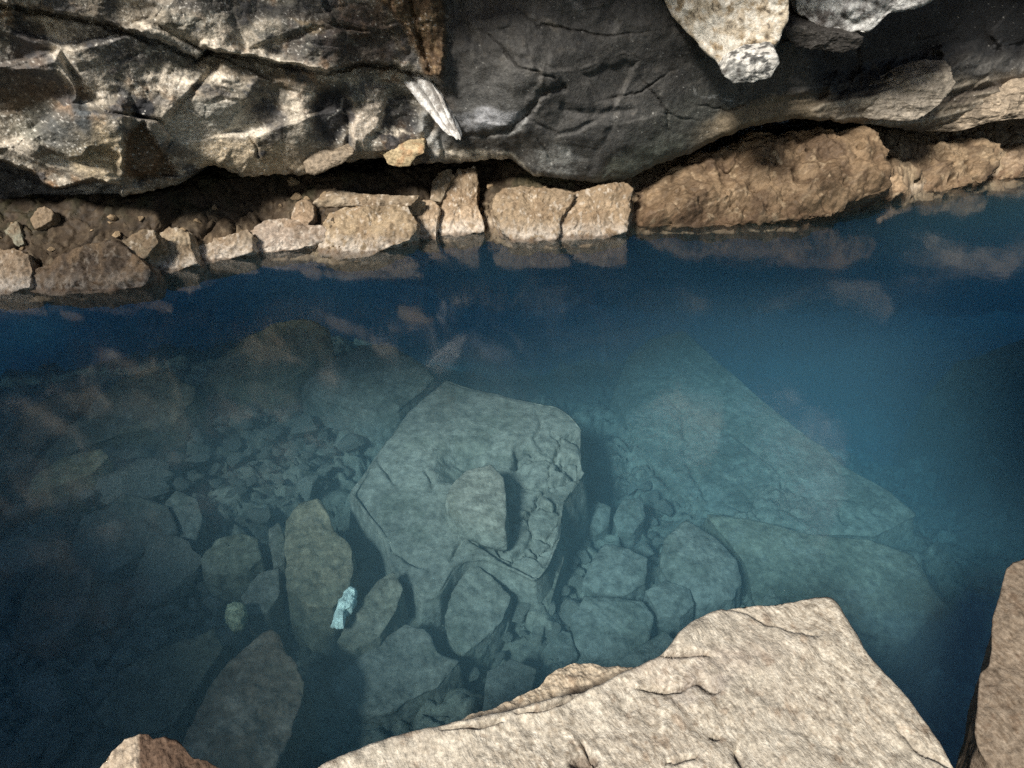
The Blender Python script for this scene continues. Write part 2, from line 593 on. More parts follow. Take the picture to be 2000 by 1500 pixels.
    c = mixc(c, ss(-3, 5, b5) * nz(ell(wq2, 190, 366, 50, 12, 5, 0.5), 1.0) * 0.8, (0.36, 0.35, 0.33))
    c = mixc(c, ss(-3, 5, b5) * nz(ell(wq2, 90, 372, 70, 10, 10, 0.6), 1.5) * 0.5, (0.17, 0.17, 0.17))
    c = mixc(c, nz(ell(wq, 55, 130, 60, 60, 0, 0.5)) * 0.75, BLK * 2.4)
    c = mixc(c, nz(ell(wq, 40, 150, 34, 90, 20, 0.5), 1.2, 1.5) * 0.5, BRN * 0.8)
    c = mixc(c, nz(ell(wq, 40, 190, 70, 26, -10, 0.5)) * 0.75, BRN * 0.7)
    c = mixc(c, nz(ell(wq, 115, 100, 16, 70, -20, 0.5), 1.2, 1.0) * 0.7, CREAM)
    c = mixc(c, nz(ell(wq, 215, 70, 95, 20, 14, 0.5), 1.2, 1.0) * 0.75, (0.42, 0.40, 0.37))
    c = mixc(c, nz(ell(wq, 270, 100, 110, 34, 12, 0.5), 1.2, 1.0) * 0.75, (0.055, 0.057, 0.062))
    c = mixc(c, nz(ell(wq, 320, 82, 60, 12, 16, 0.5), 1.5, 1.0) * 0.7, (0.42, 0.42, 0.41))
    c = mixc(c, nz(ell(wq, 370, 145, 110, 18, 6, 0.5), 2.2, 1.5) * 0.85, CREAM * 1.1)
    c = mixc(c, nz(ell(wq, 290, 45, 130, 24, 18, 0.5), 1.2, 1.0) * 0.75, (0.26, 0.225, 0.175))
    c = mixc(c, nz(ell(wq, 330, 62, 70, 9, 14, 0.5), 1.5, 1.0) * 0.85, CREAM * 1.15)
    c = mixc(c, nz(ell(wq, 450, 70, 80, 22, 8, 0.5), 1.5, 1.0) * 0.75, CREAM * 0.95)
    c = mixc(c, nz(ell(wq, 540, 75, 13, 42, 0, 0.5), 1.5, 1.0) * 0.9, CREAM * 1.1)
    c = mixc(c, nz(ell(wq, 600, 70, 60, 55, 0, 0.5), 0.8, 1.0) * 0.75, (0.055, 0.057, 0.062))
    c = mixc(c, nz(ell(wq, 600, 40, 40, 14, 15, 0.5), 1.5, 1.0) * 0.85, (0.33, 0.26, 0.17))
    c = mixc(c, nz(ell(wq, 500, 18, 160, 18, 3, 0.6), 0.8, 0.8) * 0.8, BLK * 1.3)
    c = mixc(c, nz(ell(wq, 700, 75, 75, 70, 0, 0.4), 0.6, 0.8) * 0.85, (0.05, 0.036, 0.03))
    c = mixc(c, np.exp(-(d2 / 5) ** 2) * 0.9, CREAM * 1.05)
    c = mixc(c, nz(ell(wq, 520, 150, 130, 16, 10, 0.5), 1.2, 1.0) * 0.8, (0.17, 0.135, 0.095))
    c = mixc(c, np.exp(-((above + 4) / 4.0) ** 2) * (1 - ss(820, 880, q[:, 0])) * 0.6, BLK)
    c = mixc(c, pm * 0.95, np.array([0.135, 0.085, 0.047]))
    c = mixc(c, pm * ss(0.0, 0.5, n3 + 0.4 * n2) * 0.7, (0.29, 0.205, 0.12))
    c = mixc(c, pm * ss(0.2, 0.5, -n3 + 0.3 * n2) * 0.8, BRN * 0.5)
    # cream ribs and black ovals over the lip
    c = mixc(c, nz(ell(wq, 590, 215, 30, 50, 8, 0.4), 1.0) * 0.85, CREAM * 0.95)
    c = mixc(c, ov1 * 0.97, BLK)
    c = mixc(c, nz(ell(wq, 770, 235, 55, 50, 0, 0.4), 0.6) * 0.9, BLK * 1.1)
    c = mixc(c, nz(ss(-4, 6, rb1)) * 0.95, (0.50, 0.43, 0.35))
    c = mixc(c, nz(ell(wq2, 738, 180, 18, 26, 0, 0.4)) * 0.6, (0.22, 0.20, 0.165))
    c = mixc(c, np.exp(-(rb2 / 12) ** 2) * 0.9, (0.36, 0.36, 0.345))
    c = mixc(c, nz(ell(wq2, 765, 256, 30, 7, 6, 0.5), 2.5, 1.0) * 0.9, CREAM * 1.2)
    c = mixc(c, nz(ell(wq2, 640, 305, 90, 22, 3, 0.5), 1.4) * 0.7, (0.26, 0.225, 0.18))
    c = mixc(c, nz(ell(wq2, 925, 305, 70, 12, 4, 0.5), 2.0) * 0.9, CREAM)
    web, _ = seg_dist(wq2, [(640, 235), (664, 213), (672, 190)])
    web2, _ = seg_dist(wq2, [(664, 213), (675, 220)])
    c = mixc(c, np.exp(-(np.minimum(web, web2) / 1.6) ** 2) * 0.8, (0.3, 0.29, 0.27))
    c = mixc(c, np.clip(mid_cr, 0, 1) * 0.7, (0.015, 0.014, 0.013))
    # crusts in the middle, with the bulge's grey sheen and highlight painted in
    c = mixc(c, nz(ell(wq, 965, 190, 75, 55, 20, 0.6), 0.8, 0.6) * 0.6, (0.115, 0.115, 0.112))
    c = mixc(c, nz(ell(wq, 960, 232, 62, 17, -4, 0.5), 1.0, 0.6) * 0.9, (0.30, 0.305, 0.32))
    c = mixc(c, nz(ell(wq, 1085, 318, 38, 26, 20, 0.5), 1.3, 0.6) * 0.75, (0.27, 0.27, 0.255))
    c = mixc(c, nz(ell(wq, 1250, 322, 90, 26, -26, 0.5), 1.0, 0.6) * 0.75, (0.165, 0.175, 0.14))
    c = mixc(c, nz(ell(wq, 1330, 260, 110, 55, -30, 0.6), 0.8, 0.6) * 0.45, (0.10, 0.105, 0.09))
    web3, _ = seg_dist(wq2, [(1350, 170), (1362, 190), (1400, 190), (1462, 205)])
    c = mixc(c, np.exp(-(web3 / 3.0) ** 2) * 0.7 * ss(-0.3, 0.3, n3), (0.34, 0.34, 0.33))
    edge, _ = seg_dist(wq2, [(985, 262), (1010, 256), (1030, 235)])
    c = mixc(c, np.exp(-(edge / 3) ** 2) * 0.8, (0.3, 0.3, 0.29))
    edge2, _ = seg_dist(wq2, [(985, 295), (1005, 305), (1035, 338), (1060, 345)])
    c = mixc(c, np.exp(-(edge2 / 3) ** 2) * 0.9, (0.40, 0.37, 0.31))
    top, _ = seg_dist(wq2, [(1110, -5), (1140, 22)])
    c = mixc(c, np.exp(-(top / 5) ** 2) * 0.6, (0.22, 0.21, 0.2))
    c = mixc(c, nz(ell(wq2, 1075, 48, 22, 8, 30, 0.5), 1.2) * 0.5, (0.20, 0.18, 0.15))
    # tan band of the right lip and the strata
    tb = ss(1330, 1420, wq[:, 0]) * ss(0, 26, 60 - near_lip + 10 * n2)
    c = mixc(c, tb * 0.8, (0.20, 0.155, 0.10))
    rz = ss(1560, 1640, wq[:, 0]) * ss(165, 195, wq[:, 1] + 0.13 * (wq[:, 0] - 1700))
    c = mixc(c, rz * 0.85, (0.155, 0.13, 0.10))
    c = mixc(c, rz * ss(0.0, 0.5, lay + 0.5 * n3) * 0.7, (0.32, 0.28, 0.22))
    c = mixc(c, rz * ss(0.1, 0.5, -lay + 0.5 * n3) * 0.7, (0.07, 0.055, 0.045))
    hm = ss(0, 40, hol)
    c = mixc(c, hm * 0.8, BLK * 0.8)  # shade of the hollow put into its colour
    # crystals: small white grains
    f1b, f2b, idb = worley(np.stack([P[:, 0] * 38, P[:, 2] * 38, P[:, 1] * 38], 1), 5)
    grain = (f1b < 0.17) & (idb > 0.80) & (n2 > -0.05)
    c = mixc(c, grain.astype(float) * (0.35 + 0.5 * left), (0.8, 0.78, 0.72))
    c = mixc(c, hair * 0.65 * left * ss(-0.2, 0.3, n1), (0.03, 0.025, 0.02))
    upper_dark = ss(-20, -110, q[:, 1])
    c = mixc(c, upper_dark * 0.85, BLK * 1.5)  # wall above the view darkened in colour to dull its reflection
    n5 = fbm(w * 55 + 8, 3, 0.7)
    c *= (1 + 0.25 * n3 + (0.15 + 0.3 * left) * n5)[:, None]
    spk = ss(0.42, 0.6, n5 + 0.35 * n2) * left * ss(0.05, 0.2, c.mean(1))
    c = mixc(c, spk * 0.7, (0.8, 0.77, 0.7))

    # ---- underside, running back into the crevice
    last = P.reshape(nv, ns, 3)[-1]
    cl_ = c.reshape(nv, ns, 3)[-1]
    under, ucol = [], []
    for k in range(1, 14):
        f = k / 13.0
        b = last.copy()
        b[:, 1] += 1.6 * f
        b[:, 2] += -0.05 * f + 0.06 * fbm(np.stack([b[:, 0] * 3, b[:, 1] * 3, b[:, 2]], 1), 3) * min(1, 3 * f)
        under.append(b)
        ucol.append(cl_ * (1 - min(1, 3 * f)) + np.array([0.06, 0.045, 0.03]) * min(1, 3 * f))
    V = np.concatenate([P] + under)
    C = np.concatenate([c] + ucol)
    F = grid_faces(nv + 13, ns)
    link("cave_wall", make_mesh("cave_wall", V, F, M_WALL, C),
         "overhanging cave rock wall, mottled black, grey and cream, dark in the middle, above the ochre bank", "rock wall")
    return P.reshape(nv, ns, 3)


WALLP = build_wall()


# ---------------------------------------------------------------- unseen ceiling, its opening cut to shape the sunlight
def build_ceiling():
    xs = np.arange(-10, 10.01, 0.1)
    ys = np.arange(-9, 7.2, 0.1)
    X, Y = np.meshgrid(xs, ys)
    pts = np.stack([X.ravel(), Y.ravel(), np.zeros(X.size)], 1)
    Z = CEIL_Z + 0.25 * fbm(pts * 0.6, 4) + 0.08 * fbm(pts * 3, 3)
    Z = Z - 0.0 * X.ravel()
    P = np.stack([X.ravel(), Y.ravel(), Z], 1)
    F = grid_faces(len(ys), len(xs))
    cen = P[F].mean(1)
    # foot on z=0 of the sun ray through each face
    foot = cen - SUN[None, :] * (cen[:, 2] / SUN[2])[:, None]
    jit = 0.12 * fbm(np.stack([cen[:, 0] * 1.3, cen[:, 1] * 1.3, cen[:, 2] * 0], 1), 4)
    hole = (sdp(foot[:, :2], HOLE) + jit > 0) & (sdp(foot[:, :2], SHADE_BAR) + jit < 0)
    F = F[~hole]
    back = P + np.array([0, 0, 0.5])
    V = np.concatenate([P, back])
    F2 = F[:, ::-1] + len(P)
    # rim faces
    e = {}
    for f in F:
        for k in range(4):
            a, b = f[k], f[(k + 1) % 4]
            key = (min(a, b), max(a, b))
            e[key] = None if key in e else (a, b)
    rim = np.array([(b, a, a + len(P), b + len(P)) for v in e.values() if v for a, b in [v]])
    C = np.tile(np.array([0.05, 0.045, 0.04]), (len(V), 1))
    link("shading_ceiling", make_mesh("shading_ceiling", V, np.concatenate([F, F2, rim]), M_WALL, C), kind="structure")


CEIL_Z = 3.1
# the sunlit patch as it would fall on the level of the water (x, y in metres)
HOLE = np.array([(-7, 4.5), (-4, 3.7), (-3.4, 3.1), (-2.45, 2.4), (-1.6, 1.75), (-1.1, 0.2), (1.7, 0.2), (2.1, 1.2), (2.15, 3.2), (2.7, 4.1), (5.0, 6.0), (7, 7.0), (7, 8.6), (5, 8.6), (4, 8.0), (3.2, 7.4), (2.6, 7.2), (1.5, 6.9), (0.3, 6.8), (-1.2, 6.65), (-2.5, 6.6), (-7, 6.5)])
# made-up bar across the opening, added to shade the far water
SHADE_BAR = np.array([(-7, 2.9), (-3, 3.15), (-1, 3.65), (0.3, 4.2), (1.2, 4.7), (1.9, 4.8), (2.7, 4.3), (4, 3.7), (7, 3.6), (7, 6.8), (4, 6.1), (2, 5.45), (0.5, 5.1), (-1, 4.9), (-2, 4.65), (-3, 4.4), (-7, 4.0)])
build_ceiling()


# ---------------------------------------------------------------- the ochre bank at the foot of the wall
def lip_cap(x):
    return np.interp(x, WALLP[-1, :, 0], WALLP[-1, :, 2])


def build_ledge():
    xs = np.concatenate([np.arange(-6.5, -3.8, 0.05), np.arange(-3.8, 4.6, 0.0085), np.arange(4.6, 7.5, 0.05)])
    ds = np.concatenate([[-0.5, -0.4, -0.3, -0.2, -0.14, -0.1], np.arange(-0.08, 1.15, 0.0095), [1.3, 1.6, 2.2]])
    X, Dd = np.meshgrid(xs, ds)
    x, dd = X.ravel(), Dd.ravel()
    y = shore(x) + 0.13 + np.where(dd < -0.06, -0.06 + (-0.06 - dd) * 4.5, dd)
    zz = 0.13 * ss(-0.04, 0.08, dd) + np.minimum(dd, 0) * 1.5
    base = np.stack([x, y, zz], 1)
    nlow = fbm(base * 1.8, 3)
    nmid = fbm(base * 6 + 7, 4)
    nhi = fbm(base * 22 + 3, 4)
    f1, f2, cid = worley(base * np.array([7, 7, 7]) + 0.4 * nmid[:, None], 3)
    z = np.where(dd < 0, np.maximum(dd, -0.06) * 1.5 + np.minimum(dd + 0.06, 0) * 0.6, 0)
    z = z + 0.11 * ss(-0.04, 0.08, dd) + 0.29 * np.clip(dd - 0.04, 0, 0.42) / 0.42 + 0.05 * np.clip(dd - 0.46, 0, 1)
    amp = ss(-0.02, 0.1, dd)
    z += amp * (0.05 * nlow + 0.03 * nmid + 0.012 * nhi + 0.022 * (cid - 0.5) - 0.02 * (1 - ss(0, 0.08, f2 - f1)))
    z += 0.05 * ss(0.9, 2.4, x) * amp
    e1, e2, eid = worley(base * np.array([3.6, 3.6, 3.6]) + 0.3 * nmid[:, None], 15)
    front = np.exp(-((dd - 0.05) / 0.14) ** 2)
    z += amp * front * (0.05 * (eid - 0.4) - 0.05 * np.exp(-((e2 - e1) / 0.05) ** 2))
    y = y - front * (0.09 * (eid - 0.3) - 0.06 * np.exp(-((e2 - e1) / 0.05) ** 2))
    y = y + (0.05 * nmid + 0.025 * nhi) * (1 - ss(0.05, 0.2, dd))
    P = np.stack([x, y, z], 1)
    OCH = np.array([0.15, 0.105, 0.065])
    DRK = np.array([0.062, 0.045, 0.03])
    PAL = np.array([0.40, 0.30, 0.19])
    c = np.tile(OCH, (len(P), 1))
    c = mixc(c, ss(-0.1, 0.5, nmid + 0.4 * nlow) * 0.6, DRK)
    c = mixc(c, ss(0.1, 0.6, nhi + 0.3 * nmid) * 0.45, PAL)
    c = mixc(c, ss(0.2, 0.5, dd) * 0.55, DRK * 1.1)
    c = mixc(c, ss(0.15, 0.3, dd) * ss(0.0, 0.5, nlow + nmid) * 0.5 * (1 - ss(0.5, 1.2, x)), (0.07, 0.075, 0.03))
    c = mixc(c, front * ss(-0.2, 0.4, nmid + 0.5 * nhi) * 0.7, (0.34, 0.26, 0.17))
    c = mixc(c, amp * np.exp(-((e2 - e1) / 0.05) ** 2) * 0.6, DRK * 0.6)
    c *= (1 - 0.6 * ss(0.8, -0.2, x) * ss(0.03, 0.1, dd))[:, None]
    shoreband = np.exp(-((z - 0.03) / 0.03) ** 2)
    c = mixc(c, shoreband * ss(-0.2, 0.4, nmid) * 0.6, (0.5, 0.42, 0.33))
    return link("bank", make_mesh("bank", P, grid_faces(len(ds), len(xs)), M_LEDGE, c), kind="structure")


BANK = build_ledge()


# ---------------------------------------------------------------- pool bed
BEDPTS = []


def bed_points():
    raw = [(820, 1210, -0.92), (930, 1150, -0.95), (1020, 1180, -1.02), (720, 1110, -0.98), (1600, 790, -2.6), (1690, 870, -2.6), (1760, 920, -2.4), (1830, 990, -2.1), (1500, 720, -2.5),
           (0, 1500, -0.95), (500, 1500, -0.95), (1000, 1500, -1.0), (1500, 1500, -1.0), (0, 1200, -0.9), (300, 1150, -0.95), (600, 1250, -1.1),
           (900, 1300, -1.2), (1200, 1300, -1.25), (1500, 1250, -1.2), (1800, 1300, -1.5), (2000, 1200, -1.7), (0, 1000, -0.7), (300, 950, -0.8),
           (550, 900, -0.85), (700, 850, -0.9), (450, 1050, -0.9), (650, 1100, -1.1), (750, 950, -1.15), (1000, 1000, -1.3), (1200, 1000, -1.35),
           (1350, 950, -1.2), (1230, 850, -1.2), (1280, 930, -1.2), (1500, 980, -1.2), (1440, 1010, -1.18), (1700, 1060, -1.35), (1600, 1010, -1.25), (1850, 1000, -1.8), (1900, 900, -1.9), (1700, 800, -2.3), (1550, 700, -2.4),
           (1450, 620, -2.4), (1180, 760, -1.5), (1150, 700, -2.2), (1000, 650, -2.4), (900, 700, -1.8), (800, 640, -2.0), (600, 700, -0.9),
           (400, 780, -0.75), (250, 850, -0.7), (100, 850, -0.75), (0, 800, -0.9), (300, 650, -1.6), (100, 680, -1.6), (500, 600, -1.6), (1250, 560, -2.5), (1800, 560, -2.4), (2000, 800, -1.2)]
    a = np.array(raw, float)
    P = on_z(a[:, :2], a[:, 2])
    return np.concatenate([P, np.array([(-6, 3, -1), (6, 3, -2), (-5, 7, -2.4), (0, 8, -2.6), (5, 8, -2.6), (7, 6, -2.3)])])


BEDPTS = bed_points()


def bed_z(x, y):
    q = np.stack([x, y], 1)
    w = 0
    s = 0
    for b in BEDPTS:
        r2 = (q[:, 0] - b[0]) ** 2 + (q[:, 1] - b[1]) ** 2
        k = 1.0 / (r2 + 0.03) ** 1.6
        w = w + k
        s = s + k * b[2]
    z = s / w
    nb = ss(1.75, 0.75, y + 0.15 * np.sin(x * 1.7))
    return z * (1 - nb) + 0.12 * nb


def build_bed():
    xs = np.arange(-7, 8.01, 0.025)
    ys = np.arange(-6, 9.01, 0.025)
    xs = np.concatenate([np.arange(-8, -4, 0.1), np.arange(-4, 5, 0.02), np.arange(5, 8.1, 0.1)])
    ys = np.concatenate([np.arange(-9, 0.6, 0.15), np.arange(0.6, 6.6, 0.02), np.arange(6.6, 9.6, 0.1)])
    X, Y = np.meshgrid(xs, ys)
    x, y = X.ravel(), Y.ravel()
    b = np.stack([x, y, x * 0], 1)
    n = fbm(b * 2.2, 4)
    f1, f2, cid = worley(b * np.array([4.5, 4.5, 1]) + 0.35 * fbm(b * 5, 3)[:, None], 9)
    g1, g2, gid = worley(b * np.array([11, 11, 1]) + 0.35 * fbm(b * 9, 3)[:, None], 4)
    z = bed_z(x, y) + 0.08 * n + 0.12 * (cid - 0.5) - 0.06 * (1 - ss(0, 0.14, f2 - f1)) + 0.04 * (gid - 0.5) - 0.03 * (1 - ss(0, 0.15, g2 - g1))
    z += 0.012 * fbm(b * 25, 3)
    c = np.tile(np.array([0.26, 0.225, 0.17]), (len(x), 1))
    c = mixc(c, ss(-0.2, 0.5, n) * 0.5, (0.20, 0.18, 0.14))
    c *= (0.8 + 0.4 * cid)[:, None]
    link("pool_bed", make_mesh("pool_bed", np.stack([x, y, z], 1), grid_faces(len(ys), len(xs)), M_SUB, c), kind="structure")


build_bed()


# ---------------------------------------------------------------- rocks from outlines
def resample(poly, n, closed=True):
    poly = np.asarray(poly, float)
    q = np.concatenate([poly, poly[:1]]) if closed else poly
    L = np.concatenate([[0], np.cumsum(np.linalg.norm(np.diff(q, axis=0), axis=1))])
    t = np.linspace(0, L[-1], n, endpoint=False)
    return np.stack([np.interp(t, L, q[:, k]) for k in range(q.shape[1])], 1)


def smooth_closed(a, r):
    if r < 1:
        return a
    k = np.hanning(2 * r + 3)[1:-1]
    k /= k.sum()
    pad = np.concatenate([a[-r:], a, a[:r]])
    return np.stack([np.convolve(pad[:, j], k, 'valid') for j in range(a.shape[1])], 1)


def rock(name, out, p0, n, into, thick, mat, colfn, label, cat, dome=0.05, res=3.0, rough=1.0, flare=0.15, dispfn=None, edge=0.12,
         group=None, kmin=8, sides=None, round_=2.2):
    """A stone whose face has the outline OUT (photo pixels) on the plane (p0, n), and which goes THICK metres along INTO."""
    n = np.asarray(n, float)
    n /= np.linalg.norm(n)
    into = np.asarray(into, float)
    into /= np.linalg.norm(into)
    per = np.sum(np.linalg.norm(np.diff(np.concatenate([out, out[:1]]), axis=0), axis=1))
    N = int(np.clip(per / res, 40, 620))
    o2 = resample(out, N)
    o2 = smooth_closed(o2, max(1, int(N * 0.008)))
    cpx = o2.mean(0)
    O = on_plane(o2, p0, n)
    cen = on_plane(cpx[None], p0, n)[0]
    size = np.sqrt(np.mean(np.sum((O - cen) ** 2, 1)))
    sd = hash(name + label) % 97 if False else (sum(ord(ch) * (i + 1) for i, ch in enumerate(label)) % 97)
    jit = fbm(O / size * 3.0 + sd, 4)
    O = O + (O - cen) * (0.05 * rough * jit)[:, None]
    K = max(kmin, int(N / 6.5))
    fr = np.linspace(0, 1, K + 1)[1:] ** 0.9
    rings = []
    for f in fr:
        R = cen + (O - cen) * f
        h = dome * size * (1 - f ** round_)
        rings.append(R + n * h)
    top_rows = len(rings)
    SD = sides or max(6, int(thick / (per / N * 0.0035 + 1e-6)))
    SD = int(np.clip(SD, 6, 40))
    for k in range(1, SD + 1):
        f = k / SD
        fl = 1 + flare * math.sin(min(1, f * 1.6) * math.pi / 2) - 0.25 * max(0, f - 0.7) / 0.3
        if f < 0.1:
            pass
        rings.append(cen + (O - cen) * fl + into * thick * f)
    V = np.concatenate([[cen + n * dome * size]] + rings)
    nr = len(rings)
    idx = np.arange(nr * N).reshape(nr, N) + 1
    nxt = np.roll(idx, -1, axis=1)
    quads = np.stack([idx[:-1].ravel(), idx[1:].ravel(), nxt[1:].ravel(), nxt[:-1].ravel()], 1)
    tri = np.stack([np.zeros(N, int), idx[0], nxt[0], nxt[0]], 1)
    topm = np.zeros(len(V))
    topm[:1 + top_rows * N] = 1
    rr = np.concatenate([[0], np.repeat(np.concatenate([fr, np.ones(SD)]), N)])
    # outward directions: face normal on the face, radial on the sides, blended over the edge
    rad = V - cen
    rad = rad - np.outer(rad @ into, into)
    rad /= np.linalg.norm(rad, axis=1)[:, None] + 1e-9
    wt = np.where(topm > 0, 1 - 0.6 * ss(1 - edge, 1.0, rr), 0.0)
    dr = n[None] * wt[:, None] + rad * (1 - wt)[:, None]
    q = V / size + sd
    Dp = 0.07 * fbm(q * 1.6, 3) + 0.035 * (ridged(q * 2.6, 3) - 0.6) + 0.018 * fbm(q * 8, 3)
    f1, f2, cid = worley(q * 2.2 + 0.3 * fbm(q * 3, 2)[:, None], sd)
    Dp = Dp + 0.06 * (cid - 0.5) * ss(0, 0.25, f2 - f1)
    Dp = Dp * size * rough
    Dp -= np.where(topm > 0, ss(1 - edge, 1.0, rr) ** 2 * 0.05 * size, 0.05 * size)
    px = project(V)
    ctx = dict(V=V, px=px, q=q, top=topm, rr=rr, size=size, cid=cid)
    if dispfn:
        Dp = Dp + dispfn(ctx)
    V = V + dr * Dp[:, None]
    C = colfn(ctx)
    # triangles as degenerate-free separate mesh: use quads with a tiny fan instead
    me = bpy.data.meshes.new(name)
    F = [tuple(t[:3]) for t in tri.tolist()] + quads.tolist()
    # orientation
    a, b, c_ = V[quads[0][0]], V[quads[0][1]], V[quads[0][2]]
    if np.dot(np.cross(b - a, c_ - a), n) < 0:
        F = [tuple(reversed(f)) for f in F]
    me.from_pydata(V.tolist(), [], F)
    me.polygons.foreach_set("use_smooth", np.ones(len(F), bool))
    at = me.color_attributes.new("Col", 'FLOAT_COLOR', 'POINT')
    c4 = np.ones((len(V), 4), np.float32)
    c4[:, :3] = np.clip(C, 0, 1)
    at.data.foreach_set("color", c4.ravel())
    me.materials.append(mat)
    me.update()
    return link(name, me, label, cat, group)


def mottled(base, dark=0.6, light=1.25, scale=2.5, tint=None):
    base = np.asarray(base, float)

    def fn(ctx):
        q = ctx["q"] * scale
        a = fbm(q, 4)
        b = fbm(q * 4 + 9, 4)
        c = np.tile(base, (len(q), 1))
        c = mixc(c, ss(-0.1, 0.5, a + 0.4 * b) * 0.7, base * dark)
        c = mixc(c, ss(0.0, 0.5, b - 0.3 * a) * 0.6, np.minimum(base * light, 0.85))
        if tint is not None:
            c = mixc(c, ss(0.05, 0.5, fbm(q * 0.7 + 20, 3)) * 0.6, tint)
        return c
    return fn


def craggy(ctx):
    V = ctx["V"]
    return (0.012 * fbm(V * 11, 4) + 0.012 * (ridged(V * np.array([16, 16, 22]), 3) - 0.6) + 0.006 * fbm(V * 40, 3)) * np.where(ctx["top"] > 0, 1, 0.6)


def bank_block(label, out, base=(0.36, 0.26, 0.155), crust=0.8, lean=(0, -0.78, 0.62), thick=0.35, dome=0.10, back=0.0, rough=1.0, name="shore_block", cat="rock", dark=0.6):
    out = np.array(out, float)
    bot = out[np.argmax(out[:, 1])]
    wl = np.interp(out[:, 0].mean(), WATERLINE[:, 0], WATERLINE[:, 1])
    cx = out[:, 0].mean()
    p = on_z([(cx, wl)], 0.0)[0]
    p[1] += back
    base = np.array(base) * np.array([0.86, 0.88, 0.98])
    m = mottled(base, dark, 1.3, 2.2, tint=(0.24, 0.165, 0.10))

    def fn(ctx):
        c = m(ctx)
        z = ctx["V"][:, 2]
        nz = fbm(ctx["V"] * 18, 4)
        band = ss(0.13, 0.03, z + 0.05 * nz) * ss(-0.25, 0.35, nz + 0.25) * crust
        c = mixc(c, ss(0.12, 0.34, z + 0.12 * fbm(ctx["V"] * 9, 4)) * 0.7, (0.15, 0.108, 0.066))
        c = mixc(c, band, (0.68, 0.60, 0.51))
        c = mixc(c, ss(0.1, 0.45, fbm(ctx["V"] * 6 + 40, 4)) * 0.45, (0.20, 0.135, 0.08))
        c = mixc(c, ss(0.25, 0.5, fbm(ctx["V"] * np.array([30, 30, 9]), 4)) * crust * 0.6, (0.62, 0.55, 0.46))
        c = mixc(c, ss(0.022, 0.0, z + 0.01 * nz) * 0.7, (0.15, 0.10, 0.065))
        return c
    cc = out.mean(0)
    if name == "shore_block":
        out = cc + (out - cc) * 1.10
    return rock(name, out, p, lean, (0, 0.75, -0.66), thick, M_LEDGE, fn, label, cat, dome=dome, res=1.8, rough=rough * 1.25, flare=0.05, edge=0.07, dispfn=craggy)


BLOCKS = [
    ("low cream block at the far left end of the ochre bank, beside a dark hollow", [(-30, 500), (0, 490), (30, 486), (52, 500), (60, 530), (55, 556), (20, 572), (-30, 580)], (0.40, 0.30, 0.19)),
    ("broad brown crusted rock in shade with a thin pale waterline, left end of bank", [(70, 570), (62, 540), (110, 505), (170, 480), (230, 478), (262, 500), (285, 525), (280, 555), (200, 570), (120, 574)], (0.085, 0.06, 0.038)),
    ("small olive and cream wedge of rock in front of a black gap in the bank", [(240, 470), (275, 450), (300, 452), (306, 475), (285, 500), (272, 512), (250, 492)], (0.26, 0.20, 0.12)),
    ("pointed cream rock with white salt crust right of the black gap in the bank", [(288, 530), (300, 505), (320, 480), (312, 458), (330, 445), (365, 455), (372, 485), (380, 512), (345, 528), (300, 540)], (0.40, 0.31, 0.19)),
    ("long cream rock streaked with white crust next to the pointed rock", [(372, 480), (400, 468), (440, 462), (480, 450), (490, 462), (489, 492), (450, 504), (405, 514), (375, 518)], (0.40, 0.31, 0.20)),
    ("grey and white banded block low on the waterline under a round stone", [(493, 450), (520, 432), (560, 428), (600, 440), (628, 440), (628, 470), (580, 486), (540, 490), (498, 492), (490, 470)], (0.38, 0.30, 0.215)),
    ("round upright stone perched on the grey and white banded block", [(572, 440), (570, 415), (580, 396), (598, 391), (611, 402), (612, 425), (600, 438), (586, 446)], (0.38, 0.27, 0.165)),
    ("flat cream slab lying lengthwise on top of the biggest tan block", [(620, 396), (635, 378), (660, 372), (720, 380), (770, 382), (815, 382), (800, 400), (770, 405), (700, 402), (645, 404)], (0.42, 0.34, 0.225)),
    ("biggest tan block of the bank, jutting into the water with white lower edge", [(630, 445), (645, 420), (680, 408), (740, 404), (790, 405), (806, 425), (806, 450), (795, 468), (760, 480), (720, 500), (665, 504), (634, 495), (628, 470)], (0.43, 0.32, 0.185)),
    ("narrow cream block between the biggest tan block and a block with white foot", [(813, 415), (822, 395), (845, 392), (858, 410), (852, 440), (850, 464), (812, 464), (806, 445)], (0.42, 0.31, 0.19)),
    ("tall cream block with a bright white foot beside a dark vertical gap", [(858, 430), (868, 390), (880, 360), (895, 335), (925, 330), (932, 360), (930, 400), (943, 432), (944, 450), (900, 456), (862, 458)], (0.42, 0.31, 0.19)),
    ("small knobbly cream stone leaning left of a black diagonal crack", [(842, 388), (845, 355), (858, 338), (878, 330), (886, 345), (872, 368), (862, 392)], (0.38, 0.31, 0.2)),
    ("square tan rock left of a thin curved crack, middle of the bank", [(968, 385), (985, 370), (1030, 365), (1080, 372), (1118, 378), (1110, 400), (1092, 425), (1085, 466), (1040, 470), (1000, 468), (985, 445), (972, 415)], (0.40, 0.295, 0.175)),
    ("square tan rock right of a thin curved crack, middle of the bank", [(1120, 378), (1160, 365), (1215, 360), (1232, 372), (1228, 410), (1222, 450), (1180, 462), (1090, 468), (1096, 430), (1112, 402)], (0.40, 0.29, 0.17)),
]
for lab, out, base in BLOCKS:
    bank_block(lab, out, base, crust=0.3 if "broad brown" in lab else 0.8, back=0.05 if "lengthwise" in lab or "perched" in lab else 0.0)

